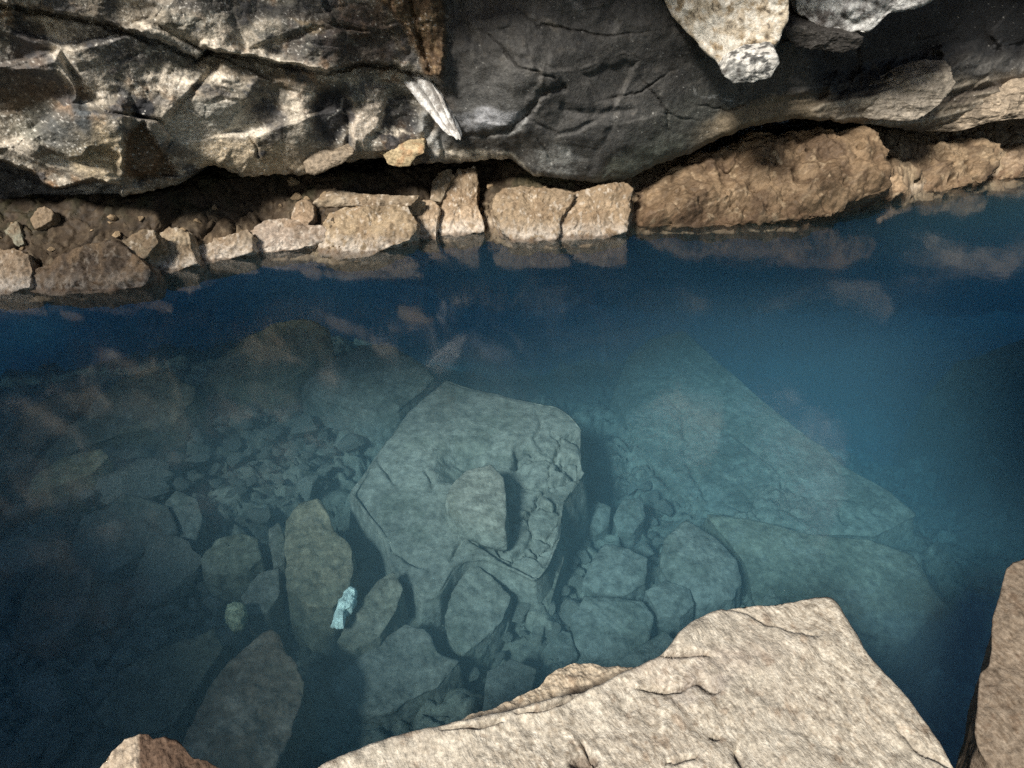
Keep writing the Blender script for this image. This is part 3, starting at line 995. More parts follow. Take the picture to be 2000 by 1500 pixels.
# little stones and chips on the left end of the bank
for lab, out, base in [
    ("greenish oval stone lying near the left edge above the low cream block", [(8, 450), (20, 436), (34, 432), (42, 450), (46, 475), (36, 484), (20, 470)], (0.26, 0.25, 0.17)),
    ("small tan angular stone in the dark under the overhang, left end", [(58, 428), (72, 408), (90, 402), (104, 412), (102, 430), (84, 442), (68, 448)], (0.30, 0.225, 0.14)),
]:
    bank_block(lab, out, base, crust=0.0, back=0.12, thick=0.12, name="stone", cat="stone")


# big porous ochre masses at the right of the bank
def porous(ctx):
    V = ctx["V"]
    f1, f2, cid = worley(V * 9 + 0.5 * fbm(V * 6, 3)[:, None], 2)
    hol = ss(0.62, 0.8, cid) * ss(0.42, 0.15, f1)
    f1b, _, cb = worley(V * 22, 6)
    hol2 = ss(0.6, 0.8, cb) * ss(0.45, 0.1, f1b)
    return (-0.07 * hol - 0.025 * hol2 + 0.05 * fbm(V * 4, 4) + 0.035 * fbm(V * 9, 4) + 0.05 * (ridged(V * 5, 4) - 0.6)) * np.where(ctx["top"] > 0, 1, 0.4)


for lab, out, base in [
    ("long porous ochre boulder pitted with holes along the right half of the bank", [(1232, 440), (1236, 380), (1262, 345), (1330, 318), (1400, 292), (1450, 262), (1540, 242), (1640, 244), (1720, 252), (1748, 290), (1752, 340), (1735, 368), (1660, 400), (1650, 412), (1600, 432), (1500, 441), (1350, 442)], (0.165, 0.112, 0.066)),
    ("small pale porous lump at the waterline right of the long ochre boulder", [(1655, 405), (1660, 380), (1690, 350), (1740, 330), (1768, 345), (1772, 375), (1745, 388), (1700, 398)], (0.36, 0.26, 0.165)),
    ("tan faceted boulder with a dark left side near the right edge of the bank", [(1772, 382), (1775, 340), (1795, 310), (1830, 275), (1900, 262), (1950, 275), (1962, 300), (1945, 340), (1930, 354), (1880, 366), (1830, 374)], (0.22, 0.16, 0.10)),
    ("pale tan rock cut off by the right edge of the picture, on the bank", [(1932, 352), (1950, 320), (1968, 285), (2010, 270), (2100, 262), (2110, 330), (2020, 345)], (0.27, 0.20, 0.135)),
]:
    out = np.array(out, float)
    wl = np.interp(out[:, 0].mean(), WATERLINE[:, 0], WATERLINE[:, 1])
    p = on_z([(out[:, 0].mean(), wl)], 0.0)[0]
    mt = mottled(base, 0.5, 1.35, 3.0, tint=(0.10, 0.065, 0.038))

    def cf(ctx, mt=mt):
        c = mt(ctx)
        z = ctx["V"][:, 2]
        nz = fbm(ctx["V"] * 14, 4)
        c = mixc(c, ss(0.15, 0.02, z + 0.06 * nz) * 0.6, (0.13, 0.078, 0.045))
        c = mixc(c, ss(0.3, 0.6, nz) * 0.6, (0.36, 0.275, 0.18))
        c = mixc(c, ss(0.0, 0.4, fbm(ctx["V"] * 3.2, 4)) * 0.65, (0.075, 0.048, 0.03))
        c = mixc(c, ss(0.05, 0.4, fbm(ctx["V"] * 5 + 33, 4)) * 0.5, (0.27, 0.19, 0.115))
        return c
    rock("boulder", out, p, (0, -0.68, 0.73), (0, 0.75, -0.66), 0.45, M_LEDGE, cf, lab, "boulder", dome=0.16, res=2.2, dispfn=porous, rough=1.5, flare=0.03)


# ---------------------------------------------------------------- rocks on the wall and hanging from the ceiling
def wall_rock(name, label, cat, out, dist, n, thick, colfn, mat=None, dome=0.1, rough=1.0, dispfn=None, into=None, res=2.2, flare=0.02, edge=0.12):
    out = np.array(out, float)
    c = out.mean(0)
    p = CAM + ray([c[0]], [c[1]])[0] * dist
    into = into or (0, 0.97, 0.25)
    return rock(name, out, p, n, into, thick, mat or M_WALL, colfn, label, cat, dome=dome, res=res, rough=rough, flare=flare, dispfn=dispfn, edge=edge)


def white_crust(base, white, brown):
    def fn(ctx):
        V = ctx["V"]
        a = fbm(V * 5, 4)
        b = fbm(V * 17 + 4, 5, 0.65)
        c = np.tile(np.asarray(base, float), (len(V), 1))
        c = mixc(c, ss(-0.15, 0.25, b + 0.4 * a) * 0.9, white)
        c = mixc(c, ss(0.1, 0.45, -b + 0.5 * a) * 0.85, brown)
        c = mixc(c, ss(0.3, 0.55, -b - 0.3 * a) * 0.8, (0.06, 0.055, 0.05))
        return c
    return fn


def wd(px, py):
    """distance along the ray at which the wall stands there"""
    d = ray([px], [py])
    return wall_depth(d)[0]


wall_rock("hanging_rock", "big bright cream and white rock wedge hanging from the cave ceiling, tip pointing down", "rock",
          [(1200, -620), (1240, -200), (1266, -30), (1290, 0), (1322, 52), (1362, 96), (1402, 130), (1413, 152), (1425, 160), (1450, 130), (1490, 110), (1525, 104), (1530, 80),
           (1541, 50), (1545, 0), (1552, -60), (1560, -250), (1580, -620)], 4.9, (-0.28, -0.95, -0.12), 0.7,
          white_crust((0.50, 0.43, 0.33), (0.72, 0.68, 0.60), (0.34, 0.25, 0.15)), dome=0.10, rough=0.6, edge=0.05, res=3,
          dispfn=lambda ctx: 0.012 * fbm(ctx["V"] * 14, 4))
wall_rock("hanging_rock", "small grey and white broken stub under the tip of the hanging wedge", "rock",
          [(1412, 150), (1430, 128), (1470, 110), (1522, 106), (1524, 122), (1508, 152), (1470, 162), (1430, 163)], 4.97, (-0.2, -0.93, -0.3), 0.3,
          white_crust((0.22, 0.22, 0.21), (0.62, 0.6, 0.56), (0.05, 0.05, 0.05)), dome=0.15, rough=1.0)
wall_rock("hanging_rock", "rounded white and grey rock hanging beside the cream wedge, top right", "rock",
          [(1530, -620), (1545, -200), (1548, 0), (1550, 45), (1575, 52), (1605, 62), (1650, 76), (1688, 82), (1708, 66), (1740, 42), (1800, 22), (1842, 2), (1900, -60), (1980, -250), (2050, -620)],
          5.0, (-0.2, -0.9, -0.2), 0.6, white_crust((0.36, 0.355, 0.35), (0.74, 0.74, 0.72), (0.17, 0.15, 0.14)), dome=0.12, rough=0.7, edge=0.07, res=3,
          dispfn=lambda ctx: 0.012 * fbm(ctx["V"] * 14, 4))
wall_rock("hanging_rock", "dark shaded rock layer tucked under the rounded white hanging rock", "rock",
          [(1530, 60), (1555, 48), (1620, 58), (1690, 72), (1685, 95), (1640, 105), (1590, 98), (1548, 92)], 5.33, (-0.1, -0.9, -0.4), 0.5,
          mottled((0.06, 0.055, 0.05), 0.5, 2.2, 3.0), dome=0.1, rough=1.2)

fan_w = wd(845, 210) - 0.17


def fan_col(*a):
    w0 = white_crust(*a)

    def fn(ctx):
        px = ctx["px"]
        ang = np.arctan2(px[:, 0] - 915, -(px[:, 1] - 310)) * 30
        g = np.cos(ang * 1.5 + 0.8 * fbm(ctx["V"] * 6, 2))
        return mixc(w0(ctx), ss(-0.2, -0.9, g) * 0.7, (0.16, 0.15, 0.14))
    return fn


def fan_disp(ctx):
    px = ctx["px"]
    # ribs converge at the lower tip
    ang = np.arctan2(px[:, 0] - 915, -(px[:, 1] - 310)) * 30
    return 0.016 * np.cos(ang * 1.5 + 0.8 * fbm(ctx["V"] * 6, 2)) * (ctx["top"]) * ss(0.02, 0.3, ctx["rr"] + 0.2)


wall_rock("calcite_fan", "white ribbed mineral fan tapering to a point on the dark wall beneath the brown pillar", "mineral deposit",
          [(788, 160), (800, 150), (822, 150), (838, 152), (850, 172), (868, 196), (880, 222), (896, 258), (903, 274), (896, 275), (872, 262), (846, 234), (822, 206), (806, 184)],
          fan_w, (-0.4, -0.9, 0.0), 0.14, fan_col((0.7, 0.68, 0.65), (0.88, 0.87, 0.85), (0.40, 0.37, 0.34)), dome=0.12, rough=0.5, dispfn=fan_disp, edge=0.2)
wall_rock("lip_rock", "tan knob of rock on the lip of the overhang below the cream rib", "rock",
          [(720, 278), (742, 272), (770, 280), (800, 284), (828, 290), (832, 298), (815, 306), (802, 324), (780, 327), (756, 322), (748, 304), (732, 294)],
          wd(775, 300) - 0.12, (-0.2, -0.97, 0.1), 0.25, mottled((0.42, 0.33, 0.20), 0.6, 1.3, 3.0, tint=(0.36, 0.2, 0.1)), dome=0.16)
wall_rock("lip_rock", "crumbly grey-brown lump at the lip left of the tan knob", "rock",
          [(590, 318), (602, 300), (622, 288), (650, 296), (668, 292), (690, 300), (672, 318), (645, 330), (612, 345), (596, 340)],
          wd(630, 315) - 0.12, (-0.2, -0.97, 0.1), 0.25, mottled((0.25, 0.20, 0.145), 0.5, 1.5, 4.0), dome=0.16, rough=1.4)
wall_rock("rock_slab", "thin grey-tan leaning slab with a torn edge on the right part of the wall", "rock slab",
          [(1632, 214), (1680, 196), (1740, 172), (1780, 150), (1830, 136), (1866, 138), (1868, 162), (1852, 190), (1822, 218), (1790, 238), (1745, 240), (1700, 234), (1655, 228)],
          wd(1760, 195) - 0.24, (-0.15, -0.95, 0.05), 0.3, mottled((0.27, 0.235, 0.19), 0.4, 1.7, 2.5), dome=0.08, rough=1.1,
          dispfn=lambda ctx: 0.02 * fbm(ctx["V"] * np.array([5, 5, 18]), 4) * ctx["top"])
wall_rock("rock_slab", "low layered brown slab wedged between the leaning slab and the right edge", "rock slab",
          [(1800, 256), (1850, 232), (1880, 205), (1940, 185), (2010, 172), (2100, 165), (2100, 225), (2000, 232), (1930, 240), (1870, 258)],
          wd(1950, 210) - 0.2, (-0.1, -0.97, 0.0), 0.3, mottled((0.26, 0.21, 0.155), 0.4, 1.8, 2.5), dome=0.07, rough=1.1,
          dispfn=lambda ctx: 0.02 * fbm(ctx["V"] * np.array([5, 5, 18]), 4) * ctx["top"])


# ---------------------------------------------------------------- dry rocks in front of the camera
STRI = np.array([0.50, 0.87])          # run of the grain over the near rock, in its own face


def near_stone(label, out, zc, n, thick, base, grain=1.0, dome=0.06, res=2.4, extra=None, rough=0.5, cols=None):
    out = np.array(out, float)
    c = out.mean(0)
    p = on_z([c], zc)[0]

    def dispf(ctx):
        V = ctx["V"]
        u = V[:, 0] * STRI[0] - V[:, 1] * STRI[1]       # along the grain
        v = V[:, 0] * STRI[1] + V[:, 1] * STRI[0]       # across it
        g = np.stack([u * 7, v * 42, V[:, 2] * 20], 1)
        g = g + 0.8 * fbm(V * 5, 2)[:, None]
        g2 = np.stack([u * 34, v * 85, V[:, 2] * 30], 1) + 1.2 * fbm(V * 9, 2)[:, None]
        d = grain * (0.002 * fbm(g, 4) + 0.002 * (ridged(g * 0.6, 3) - 0.6) + 0.002 * fbm(g2, 3)) + 0.006 * fbm(V * 3, 4) + 0.0035 * fbm(V * 28, 4) + 0.007 * (ridged(np.stack([u * 5, v * 13, V[:, 2] * 9], 1) + 0.5 * fbm(V * 7, 3)[:, None], 4) - 0.6)
        if extra:
            d = d + extra(ctx)
        return d

    def colf(ctx):
        V = ctx["V"]
        u = V[:, 0] * STRI[0] - V[:, 1] * STRI[1]
        v = V[:, 0] * STRI[1] + V[:, 1] * STRI[0]
        g = np.stack([u * 15, v * 42, V[:, 2] * 20], 1) + 1.2 * fbm(V * 5, 2)[:, None]
        g2 = np.stack([u * 34, v * 85, V[:, 2] * 30], 1) + 1.2 * fbm(V * 9, 2)[:, None]
        a = 0.5 * fbm(g, 4) + 0.7 * fbm(g2, 3)
        b = fbm(V * 6, 4)
        e = fbm(V * 30, 4)
        bs = np.asarray(base, float)
        cc = np.tile(bs, (len(V), 1))
        cc = mixc(cc, ss(0.0, 0.5, a * grain + 0.3 * e) * 0.75, bs * 0.58)
        cc = mixc(cc, ss(0.0, 0.5, -a * grain + 0.4 * e) * 0.6, np.minimum(bs * np.array([1.4, 1.45, 1.5]), 0.8))
        cc = mixc(cc, ss(0.0, 0.5, b) * 0.35, bs * np.array([0.8, 0.78, 0.78]))
        cc = mixc(cc, ss(0.35, 0.6, e + 0.3 * b) * 0.5, bs * np.array([0.62, 0.50, 0.42]))
        if cols:
            cc = cols(ctx, cc)
        return cc
    return rock("near_rock", out, p, n, (0.02, -0.15, -1.0), thick, M_GRAIN, colf, label, "boulder", dome=dome, res=res, rough=rough, dispfn=dispf, flare=0.02, edge=0.05, sides=30)


CRK = [[(1405, 1185), (1460, 1196), (1500, 1215), (1560, 1232), (1605, 1242)],
       [(1290, 1290), (1340, 1282), (1400, 1275)], [(1240, 1345), (1300, 1350), (1330, 1345), (1370, 1330), (1400, 1345)],
       [(1130, 1440), (1148, 1470), (1160, 1490)], [(1755, 1420), (1790, 1455), (1860, 1500)], [(1385, 1435), (1405, 1440)],
       [(1430, 1460), (1450, 1500)], [(1010, 1400), (1090, 1380), (1180, 1330), (1215, 1305)], [(860, 1430), (930, 1425), (990, 1410)], [(1300, 1492), (1360, 1480)]]


def crack_d(ctx):
    px = ctx["px"] + 5 * np.stack([fbm(ctx["V"] * 12, 3), fbm(ctx["V"] * 12 + 30, 3)], 1)
    d = 0
    for k, cr in enumerate(CRK):
        dd, t = seg_dist(px, cr)
        wdt = 2.6 * (0.4 + np.sin(np.clip(t, 0.02, 0.98) * math.pi))
        d = d - 0.026 * np.exp(-(dd / wdt) ** 2)
    pit = ell(px, 1383, 1338, 22, 12, 20, 0.4) + ell(px, 1140, 1492, 22, 14, 0, 0.4)
    d = d - 0.018 * pit
    # the corner slab stands a little proud above its crack
    dd, _ = seg_dist(px, CRK[0])
    up = np.interp(px[:, 0], [1380, 1405, 1460, 1560, 1640, 1700], [1180, 1185, 1196, 1232, 1246, 1250]) - px[:, 1]
    d = d - 0.014 * ss(-2, 4, up) * ss(1380, 1420, px[:, 0]) * (1 - ss(1560, 1640, px[:, 0]))
    # rolled ridge along the water side
    dr, _ = seg_dist(px, [(640, 1500), (760, 1455), (900, 1425), (1010, 1385), (1200, 1320), (1290, 1290), (1350, 1235)])
    d = d + 0.02 * np.exp(-(dr / 30) ** 2)
    return d * ctx["top"]


def near_cols(ctx, c):
    px = ctx["px"]
    e = fbm(ctx["V"] * 22, 4)
    for cr in CRK:
        dd, t = seg_dist(px + 5 * np.stack([fbm(ctx["V"] * 12, 3), fbm(ctx["V"] * 12 + 30, 3)], 1), cr)
        c = mixc(c, np.exp(-(dd / 3.0) ** 2) * 0.7 * np.sin(np.clip(t, 0.05, 0.95) * math.pi), (0.10, 0.08, 0.065))
    c = mixc(c, np.clip(ell(px, 1370, 1345, 60, 22, -20, 0.5) * (1 + e), 0, 1) * 0.55, (0.25, 0.22, 0.2))
    c = mixc(c, np.clip(ell(px, 1380, 1300, 150, 30, -10, 0.5) * (0.8 + e), 0, 1) * 0.35, (0.33, 0.27, 0.23))
    c = mixc(c, np.clip(ell(px, 1140, 1492, 30, 16, 0, 0.4) * (1 + e), 0, 1) * 0.7, (0.12, 0.09, 0.07))
    return c


NB = (0.46, 0.415, 0.34)
near_stone("largest pale cream rock with diagonal grain and a square corner, bottom right of the water",
           [(560, 1530), (640, 1486), (740, 1446), (800, 1428), (870, 1412), (940, 1396), (1010, 1385), (1080, 1362), (1150, 1345), (1205, 1318), (1240, 1303), (1292, 1282), (1330, 1232), (1372, 1196), (1412, 1176),
            (1450, 1168), (1540, 1162), (1610, 1152), (1638, 1154), (1660, 1192), (1684, 1226), (1704, 1262), (1745, 1310), (1790, 1356), (1832, 1412), (1868, 1462), (1900, 1530), (1990, 1800), (1700, 2100), (700, 2100), (420, 1800)],
           0.52, (-0.02, -0.12, 1.0), 0.62, NB, res=3.0, dome=0.05, extra=crack_d, cols=near_cols, rough=0.14)
near_stone("lumpy cream rock with a dark pitted flank between the water and the largest pale rock",
           [(880, 1412), (960, 1385), (1010, 1360), (1052, 1340), (1066, 1318), (1096, 1300), (1122, 1289), (1170, 1294), (1212, 1302), (1245, 1306), (1260, 1330), (1220, 1400), (1100, 1450), (960, 1470)],
           0.43, (0.05, -0.2, 1.0), 0.6, (0.47, 0.40, 0.30), grain=0.4, dome=0.10, rough=0.8,
           extra=lambda ctx: 0.015 * fbm(ctx["V"] * 12, 4),
           cols=lambda ctx, c: mixc(c, np.clip(ell(ctx["px"], 1165, 1345, 70, 16, -22, 0.5) * (1 + fbm(ctx["V"] * 30, 4)), 0, 1) * 0.75, (0.11, 0.085, 0.06)))  # shade of the crevice painted dark on the flank
near_stone("tall brownish rock cut off by the right edge, beside the dark gap",
           [(1998, 1078), (1980, 1086), (1956, 1098), (1952, 1128), (1944, 1160), (1930, 1194), (1926, 1250), (1922, 1298), (1906, 1306), (1903, 1350), (1900, 1395), (1894, 1428), (1900, 1462), (1925, 1505), (1960, 1560), (2080, 1900), (2500, 1900), (2500, 1150), (2200, 1060)],
           0.55, (-0.25, -0.35, 0.9), 0.7, (0.175, 0.14, 0.105), grain=0.6, dome=0.05, rough=0.3)
near_stone("small rock with a cream left face and dark brown right side, bottom left corner",
           [(140, 1530), (190, 1490), (225, 1455), (252, 1438), (275, 1428), (290, 1428), (296, 1440), (330, 1436), (352, 1448), (372, 1470), (410, 1485), (450, 1510), (470, 1560), (440, 1750), (120, 1750)],
           0.50, (-0.1, -0.25, 1.0), 0.6, (0.40, 0.33, 0.25), grain=0.3, dome=0.10, rough=0.9,
           cols=lambda ctx, c: mixc(c, ss(268, 276, ctx["px"][:, 0] + 6 * fbm(ctx["V"] * 15, 3)) * 0.92, (0.085, 0.05, 0.032)))  # right half painted dark brown, as the side away from the light


# ---------------------------------------------------------------- stones under water
SLAB_CR = [[(1340, 895), (1362, 940), (1385, 985)], [(1415, 985), (1470, 1000), (1530, 1005)], [(1530, 930), (1528, 955), (1520, 975)], [(1635, 985), (1650, 1030)],
           [(1375, 830), (1400, 842), (1425, 845)], [(1630, 910), (1660, 930)], [(1300, 760), (1330, 800), (1340, 895)], [(1425, 845), (1480, 880), (1530, 930)]]


def slab_cracks(ctx):
    px = ctx["px"] + 8 * np.stack([fbm(ctx["V"] * 5, 3), fbm(ctx["V"] * 5 + 30, 3)], 1)
    d = 0
    for cr in SLAB_CR:
        dd, t = seg_dist(px, cr)
        d = d - 0.035 * np.exp(-(dd / 5) ** 2) * np.sin(np.clip(t, 0.05, 0.95) * math.pi)
    f1, f2, cid = worley(ctx["V"] * np.array([2.6, 2.6, 2.6]) + 0.3 * fbm(ctx["V"] * 4, 3)[:, None], 8)
    low = ss(880, 1000, ctx["px"][:, 1])
    return (d + low * ss(0.95, 0.75, ctx["rr"]) * (0.025 * (cid - 0.5) - 0.02 * np.exp(-((f2 - f1) / 0.05) ** 2))) * ctx["top"]


def silted(base):
    m = mottled(base, 0.6, 1.3, 2.5)

    def fn(ctx):
        c = m(ctx)
        V = ctx["V"]
        a = fbm(V * 3.5 + 60, 5, 0.6)
        b = fbm(V * 16 + 30, 4, 0.65)
        c = c * 0.86
        c = mixc(c, ss(0.05, 0.45, a + 0.3 * b) * 0.4, (0.14, 0.135, 0.095))
        c = mixc(c, ss(0.1, 0.5, -a + 0.4 * b) * 0.3, (0.33, 0.30, 0.25))
        c = mixc(c, ss(0.3, 0.55, b) * 0.35, (0.12, 0.10, 0.08))
        return c
    return fn


SUB_OUT = []


def sub_rock(label, out, z, base=(0.27, 0.235, 0.18), tilt=(0, -0.28, 1), thick=None, dome=0.05, rough=1.0, name="sunken_boulder", cat="boulder", dispfn=None, dark=0.75, group=None, mat=None, res=3.0):
    out = np.array(out, float)
    SUB_OUT.append(out)
    p = on_z([out.mean(0)], z)[0]
    th = thick or max(0.25, (z - bed_z(np.array([p[0]]), np.array([p[1]]))[0]) + 0.25)
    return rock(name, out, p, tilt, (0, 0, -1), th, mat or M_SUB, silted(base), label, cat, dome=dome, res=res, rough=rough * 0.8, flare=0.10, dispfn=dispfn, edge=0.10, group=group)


ZONE = [(1000, 875), (1060, 850), (1130, 830), (1146, 930), (1105, 1000), (1095, 1060), (1050, 1132), (960, 1080), (890, 1012), (990, 1034), (1000, 960)]


def boulder_cracks(ctx):
    V = ctx["V"]
    px = ctx["px"] + 4 * np.stack([fbm(V * 9, 3), fbm(V * 9 + 30, 3)], 1)
    d = 0
    for cr in ([(1050, 800), (1058, 832), (1042, 855), (1062, 880)], [(880, 890), (925, 902), (965, 880)], [(735, 890), (778, 945)], [(830, 915), (848, 955)],
               [(868, 1005), (920, 1052), (990, 1092), (1045, 1122)], [(905, 1050), (880, 1090)], [(760, 1060), (840, 1110)]):
        dd, t = seg_dist(px, cr)
        d = d - 0.03 * np.exp(-(dd / 3.5) ** 2) * np.sin(np.clip(t, 0.1, 0.9) * math.pi)
    zn = ss(-6, 10, sdp(px, ZONE))
    f1, f2, cid = worley(V * np.array([5.5, 5.5, 5.5]) + 0.3 * fbm(V * 7, 3)[:, None], 17)
    d = d + zn * (-0.045 + 0.07 * (cid - 0.3) - 0.05 * np.exp(-((f2 - f1) / 0.06) ** 2))
    d = d - 0.07 * ell(px, 900, 905, 42, 30, -30, 0.5) - 0.03 * ell(px, 985, 900, 60, 26, 35, 0.5)
    # a second face of the block, dipping to its lower left
    ln = (px[:, 0] - 870) * 0.75 - (px[:, 1] - 900) * 0.35
    d = d - 0.05 * ss(0, -190, ln)
    return d * ctx["top"]


sub_rock("largest sunken boulder, pale and angular with a small stone on top, middle of the pool",
         [(870, 735), (930, 752), (1000, 770), (1090, 785), (1122, 803), (1140, 830), (1142, 880), (1147, 925), (1130, 958), (1112, 985), (1098, 1060), (1078, 1108), (1050, 1138), (1000, 1115), (945, 1096),
          (905, 1100), (880, 1122), (858, 1160), (818, 1172), (795, 1145), (752, 1104), (738, 1050), (692, 990), (672, 958), (720, 890), (780, 810), (832, 765)],
         -0.72, (0.30, 0.27, 0.215), tilt=(0.0, -0.12, 1), thick=0.75, dispfn=boulder_cracks, dome=0.02, rough=0.4)
sub_rock("flat five-sided stone lying on top of the largest sunken boulder", [(868, 968), (885, 940), (908, 918), (958, 905), (985, 930), (992, 990), (988, 1030), (945, 1022), (900, 1005), (878, 990)],
         -0.58, (0.33, 0.30, 0.24), thick=0.2, rough=0.5, name="sunken_stone", cat="stone", tilt=(0.0, -0.2, 1))
sub_rock("smooth sunken boulder behind the upper left side of the largest sunken boulder", [(585, 755), (640, 702), (700, 672), (770, 675), (820, 703), (852, 735), (828, 762), (782, 802), (740, 815), (690, 800), (630, 785)], -0.66, (0.26, 0.235, 0.185), rough=0.8)
sub_rock("long olive-brown sunken boulder with a pointed top, left side of the pool", [(60, 925), (90, 880), (135, 828), (185, 778), (240, 738), (310, 712), (348, 735), (382, 756), (382, 782), (350, 818), (300, 838), (240, 850), (170, 872), (110, 905)], -0.55, (0.29, 0.235, 0.155), tilt=(0.08, -0.35, 1))
sub_rock("small bright olive sunken slab below the long olive-brown boulder", [(50, 960), (70, 925), (120, 892), (200, 874), (212, 892), (182, 925), (120, 948), (70, 965)], -0.56, (0.33, 0.28, 0.16), thick=0.25)
sub_rock("yellow-brown sunken rock lying at a slant near the far bank, left of centre", [(393, 742), (430, 698), (480, 655), (540, 627), (600, 618), (640, 640), (655, 685), (600, 722), (560, 748), (480, 778), (430, 778)], -0.56, (0.30, 0.245, 0.15), tilt=(0, -0.45, 1))
sub_rock("dim sunken rock at the left edge behind the long olive-brown boulder", [(-60, 900), (0, 860), (45, 802), (100, 770), (172, 750), (160, 790), (110, 840), (60, 905), (0, 945), (-60, 960)], -0.6, (0.18, 0.15, 0.11))
sub_rock("upright brown sunken rock left of the dark gap beside the largest boulder", [(556, 1015), (588, 975), (620, 966), (640, 1000), (656, 1035), (690, 1064), (693, 1110), (682, 1150), (650, 1188), (600, 1182), (560, 1152), (552, 1080)], -0.70, (0.31, 0.25, 0.165), tilt=(-0.1, -0.15, 1))
sub_rock("rounded olive sunken stone left of the upright brown rock", [(388, 1092), (420, 1055), (470, 1040), (505, 1050), (512, 1090), (482, 1118), (420, 1128), (394, 1112)], -0.74, (0.28, 0.25, 0.175), dome=0.2)
sub_rock("thin sunken shard standing between the olive stone and upright brown rock", [(524, 1032), (545, 1018), (560, 1058), (556, 1100), (536, 1112), (524, 1072)], -0.78, name="sunken_stone", cat="stone")
sub_rock("squarish grey sunken stone under the olive stone", [(470, 1165), (505, 1118), (546, 1106), (548, 1160), (524, 1196), (485, 1205)], -0.8, name="sunken_stone", cat="stone")
sub_rock("wedge-shaped sunken rock just right of the white scrap", [(655, 1255), (690, 1192), (740, 1130), (770, 1112), (788, 1150), (772, 1200), (742, 1245), (692, 1268)], -0.78, (0.28, 0.24, 0.175))
sub_rock("tall split sunken rock under the lower edge of the largest boulder", [(866, 1205), (885, 1150), (920, 1098), (962, 1122), (1000, 1165), (986, 1210), (950, 1245), (902, 1282), (874, 1250)], -0.9, (0.28, 0.245, 0.19))
sub_rock("broad dim sunken rock in the middle bottom below the wedge-shaped rock", [(640, 1335), (690, 1290), (735, 1252), (792, 1215), (832, 1228), (862, 1275), (900, 1290), (860, 1340), (750, 1400), (660, 1390)], -0.9, (0.25, 0.22, 0.175))
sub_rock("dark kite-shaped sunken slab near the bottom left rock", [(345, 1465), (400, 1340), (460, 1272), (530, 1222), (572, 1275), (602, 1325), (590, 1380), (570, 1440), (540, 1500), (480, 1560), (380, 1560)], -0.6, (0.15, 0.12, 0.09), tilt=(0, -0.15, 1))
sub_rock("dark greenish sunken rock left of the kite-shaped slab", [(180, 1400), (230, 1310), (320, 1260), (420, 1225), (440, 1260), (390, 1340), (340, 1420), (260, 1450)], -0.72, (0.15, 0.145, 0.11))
sub_rock("narrow upright sunken splinter along the right foot of the largest boulder", [(1042, 1160), (1070, 1110), (1098, 1052), (1102, 1090), (1078, 1172), (1058, 1252), (1040, 1250)], -0.95, name="sunken_stone", cat="stone")
sub_rock("dim sunken rock at the bottom centre against the lumpy cream rock", [(940, 1390), (950, 1310), (1000, 1285), (1050, 1305), (1040, 1350), (990, 1400)], -0.95, (0.22, 0.2, 0.16))
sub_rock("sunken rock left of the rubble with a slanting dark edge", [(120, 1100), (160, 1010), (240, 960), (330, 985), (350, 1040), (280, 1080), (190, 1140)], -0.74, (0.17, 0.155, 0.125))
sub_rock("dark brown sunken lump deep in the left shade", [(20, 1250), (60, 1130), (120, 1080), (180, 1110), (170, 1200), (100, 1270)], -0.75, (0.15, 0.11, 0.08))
sub_rock("pale sunken stone at the left edge of the rubble patch", [(345, 1020), (320, 985), (345, 955), (385, 975), (398, 1010), (385, 1060), (355, 1075)], -0.74, (0.27, 0.25, 0.2), name="sunken_stone", cat="stone")
COB = [
    ("square sunken cobble right of the splinter, upper of the cobble cluster", [(1148, 1105), (1180, 1060), (1230, 1070), (1268, 1090), (1262, 1140), (1222, 1166), (1160, 1158), (1134, 1140)], -1.02),
    ("widest sunken cobble of the cluster, with a curved dark crack on its right", [(1284, 1105), (1295, 1050), (1340, 1012), (1400, 1048), (1442, 1092), (1453, 1140), (1432, 1172), (1370, 1182), (1310, 1150)], -1.0),
    ("round sunken cobble at the lower left of the cluster", [(1114, 1205), (1140, 1162), (1200, 1164), (1258, 1172), (1281, 1202), (1272, 1250), (1222, 1286), (1150, 1292), (1120, 1262)], -1.04),
    ("smaller rounded sunken cobble touching the largest near rock's upper corner", [(1257, 1152), (1300, 1132), (1350, 1150), (1357, 1182), (1330, 1208), (1286, 1202)], -1.03),
    ("flat sunken cobble tucked between the cluster and the near lumpy rock", [(1200, 1290), (1260, 1255), (1300, 1230), (1320, 1250), (1280, 1300), (1230, 1320)], -1.05),
    ("small pointed sunken cobble beside the right edge of the largest boulder", [(1140, 1010), (1165, 975), (1195, 990), (1190, 1030), (1160, 1050)], -1.08),
    ("small rounded sunken cobble above the square cobble", [(1196, 1010), (1215, 975), (1255, 970), (1262, 1010), (1240, 1040), (1205, 1040)], -1.1),
    ("sunken cobble left of the round cobble, at the foot of the splinter", [(1060, 1270), (1085, 1225), (1115, 1235), (1130, 1280), (1100, 1310), (1065, 1300)], -1.06),
]
for lab, out, z in COB:
    sub_rock(lab, out, z, (0.28, 0.25, 0.20), dome=0.16, name="sunken_cobble", cat="cobble", rough=0.8, thick=0.4)
sub_rock("huge smooth silted slab under the blue water, right of centre, with a diagonal edge",
         [(1190, 760), (1220, 690), (1270, 655), (1335, 640), (1400, 700), (1500, 782), (1580, 852), (1625, 880), (1650, 908), (1750, 962), (1800, 1005), (1720, 1050), (1600, 1045), (1480, 1015), (1380, 1000), (1310, 960), (1240, 880)],
         -1.15, (0.30, 0.27, 0.205), tilt=(-0.02, -0.05, 1), thick=0.9, dome=0.02, rough=0.35, dispfn=slab_cracks)
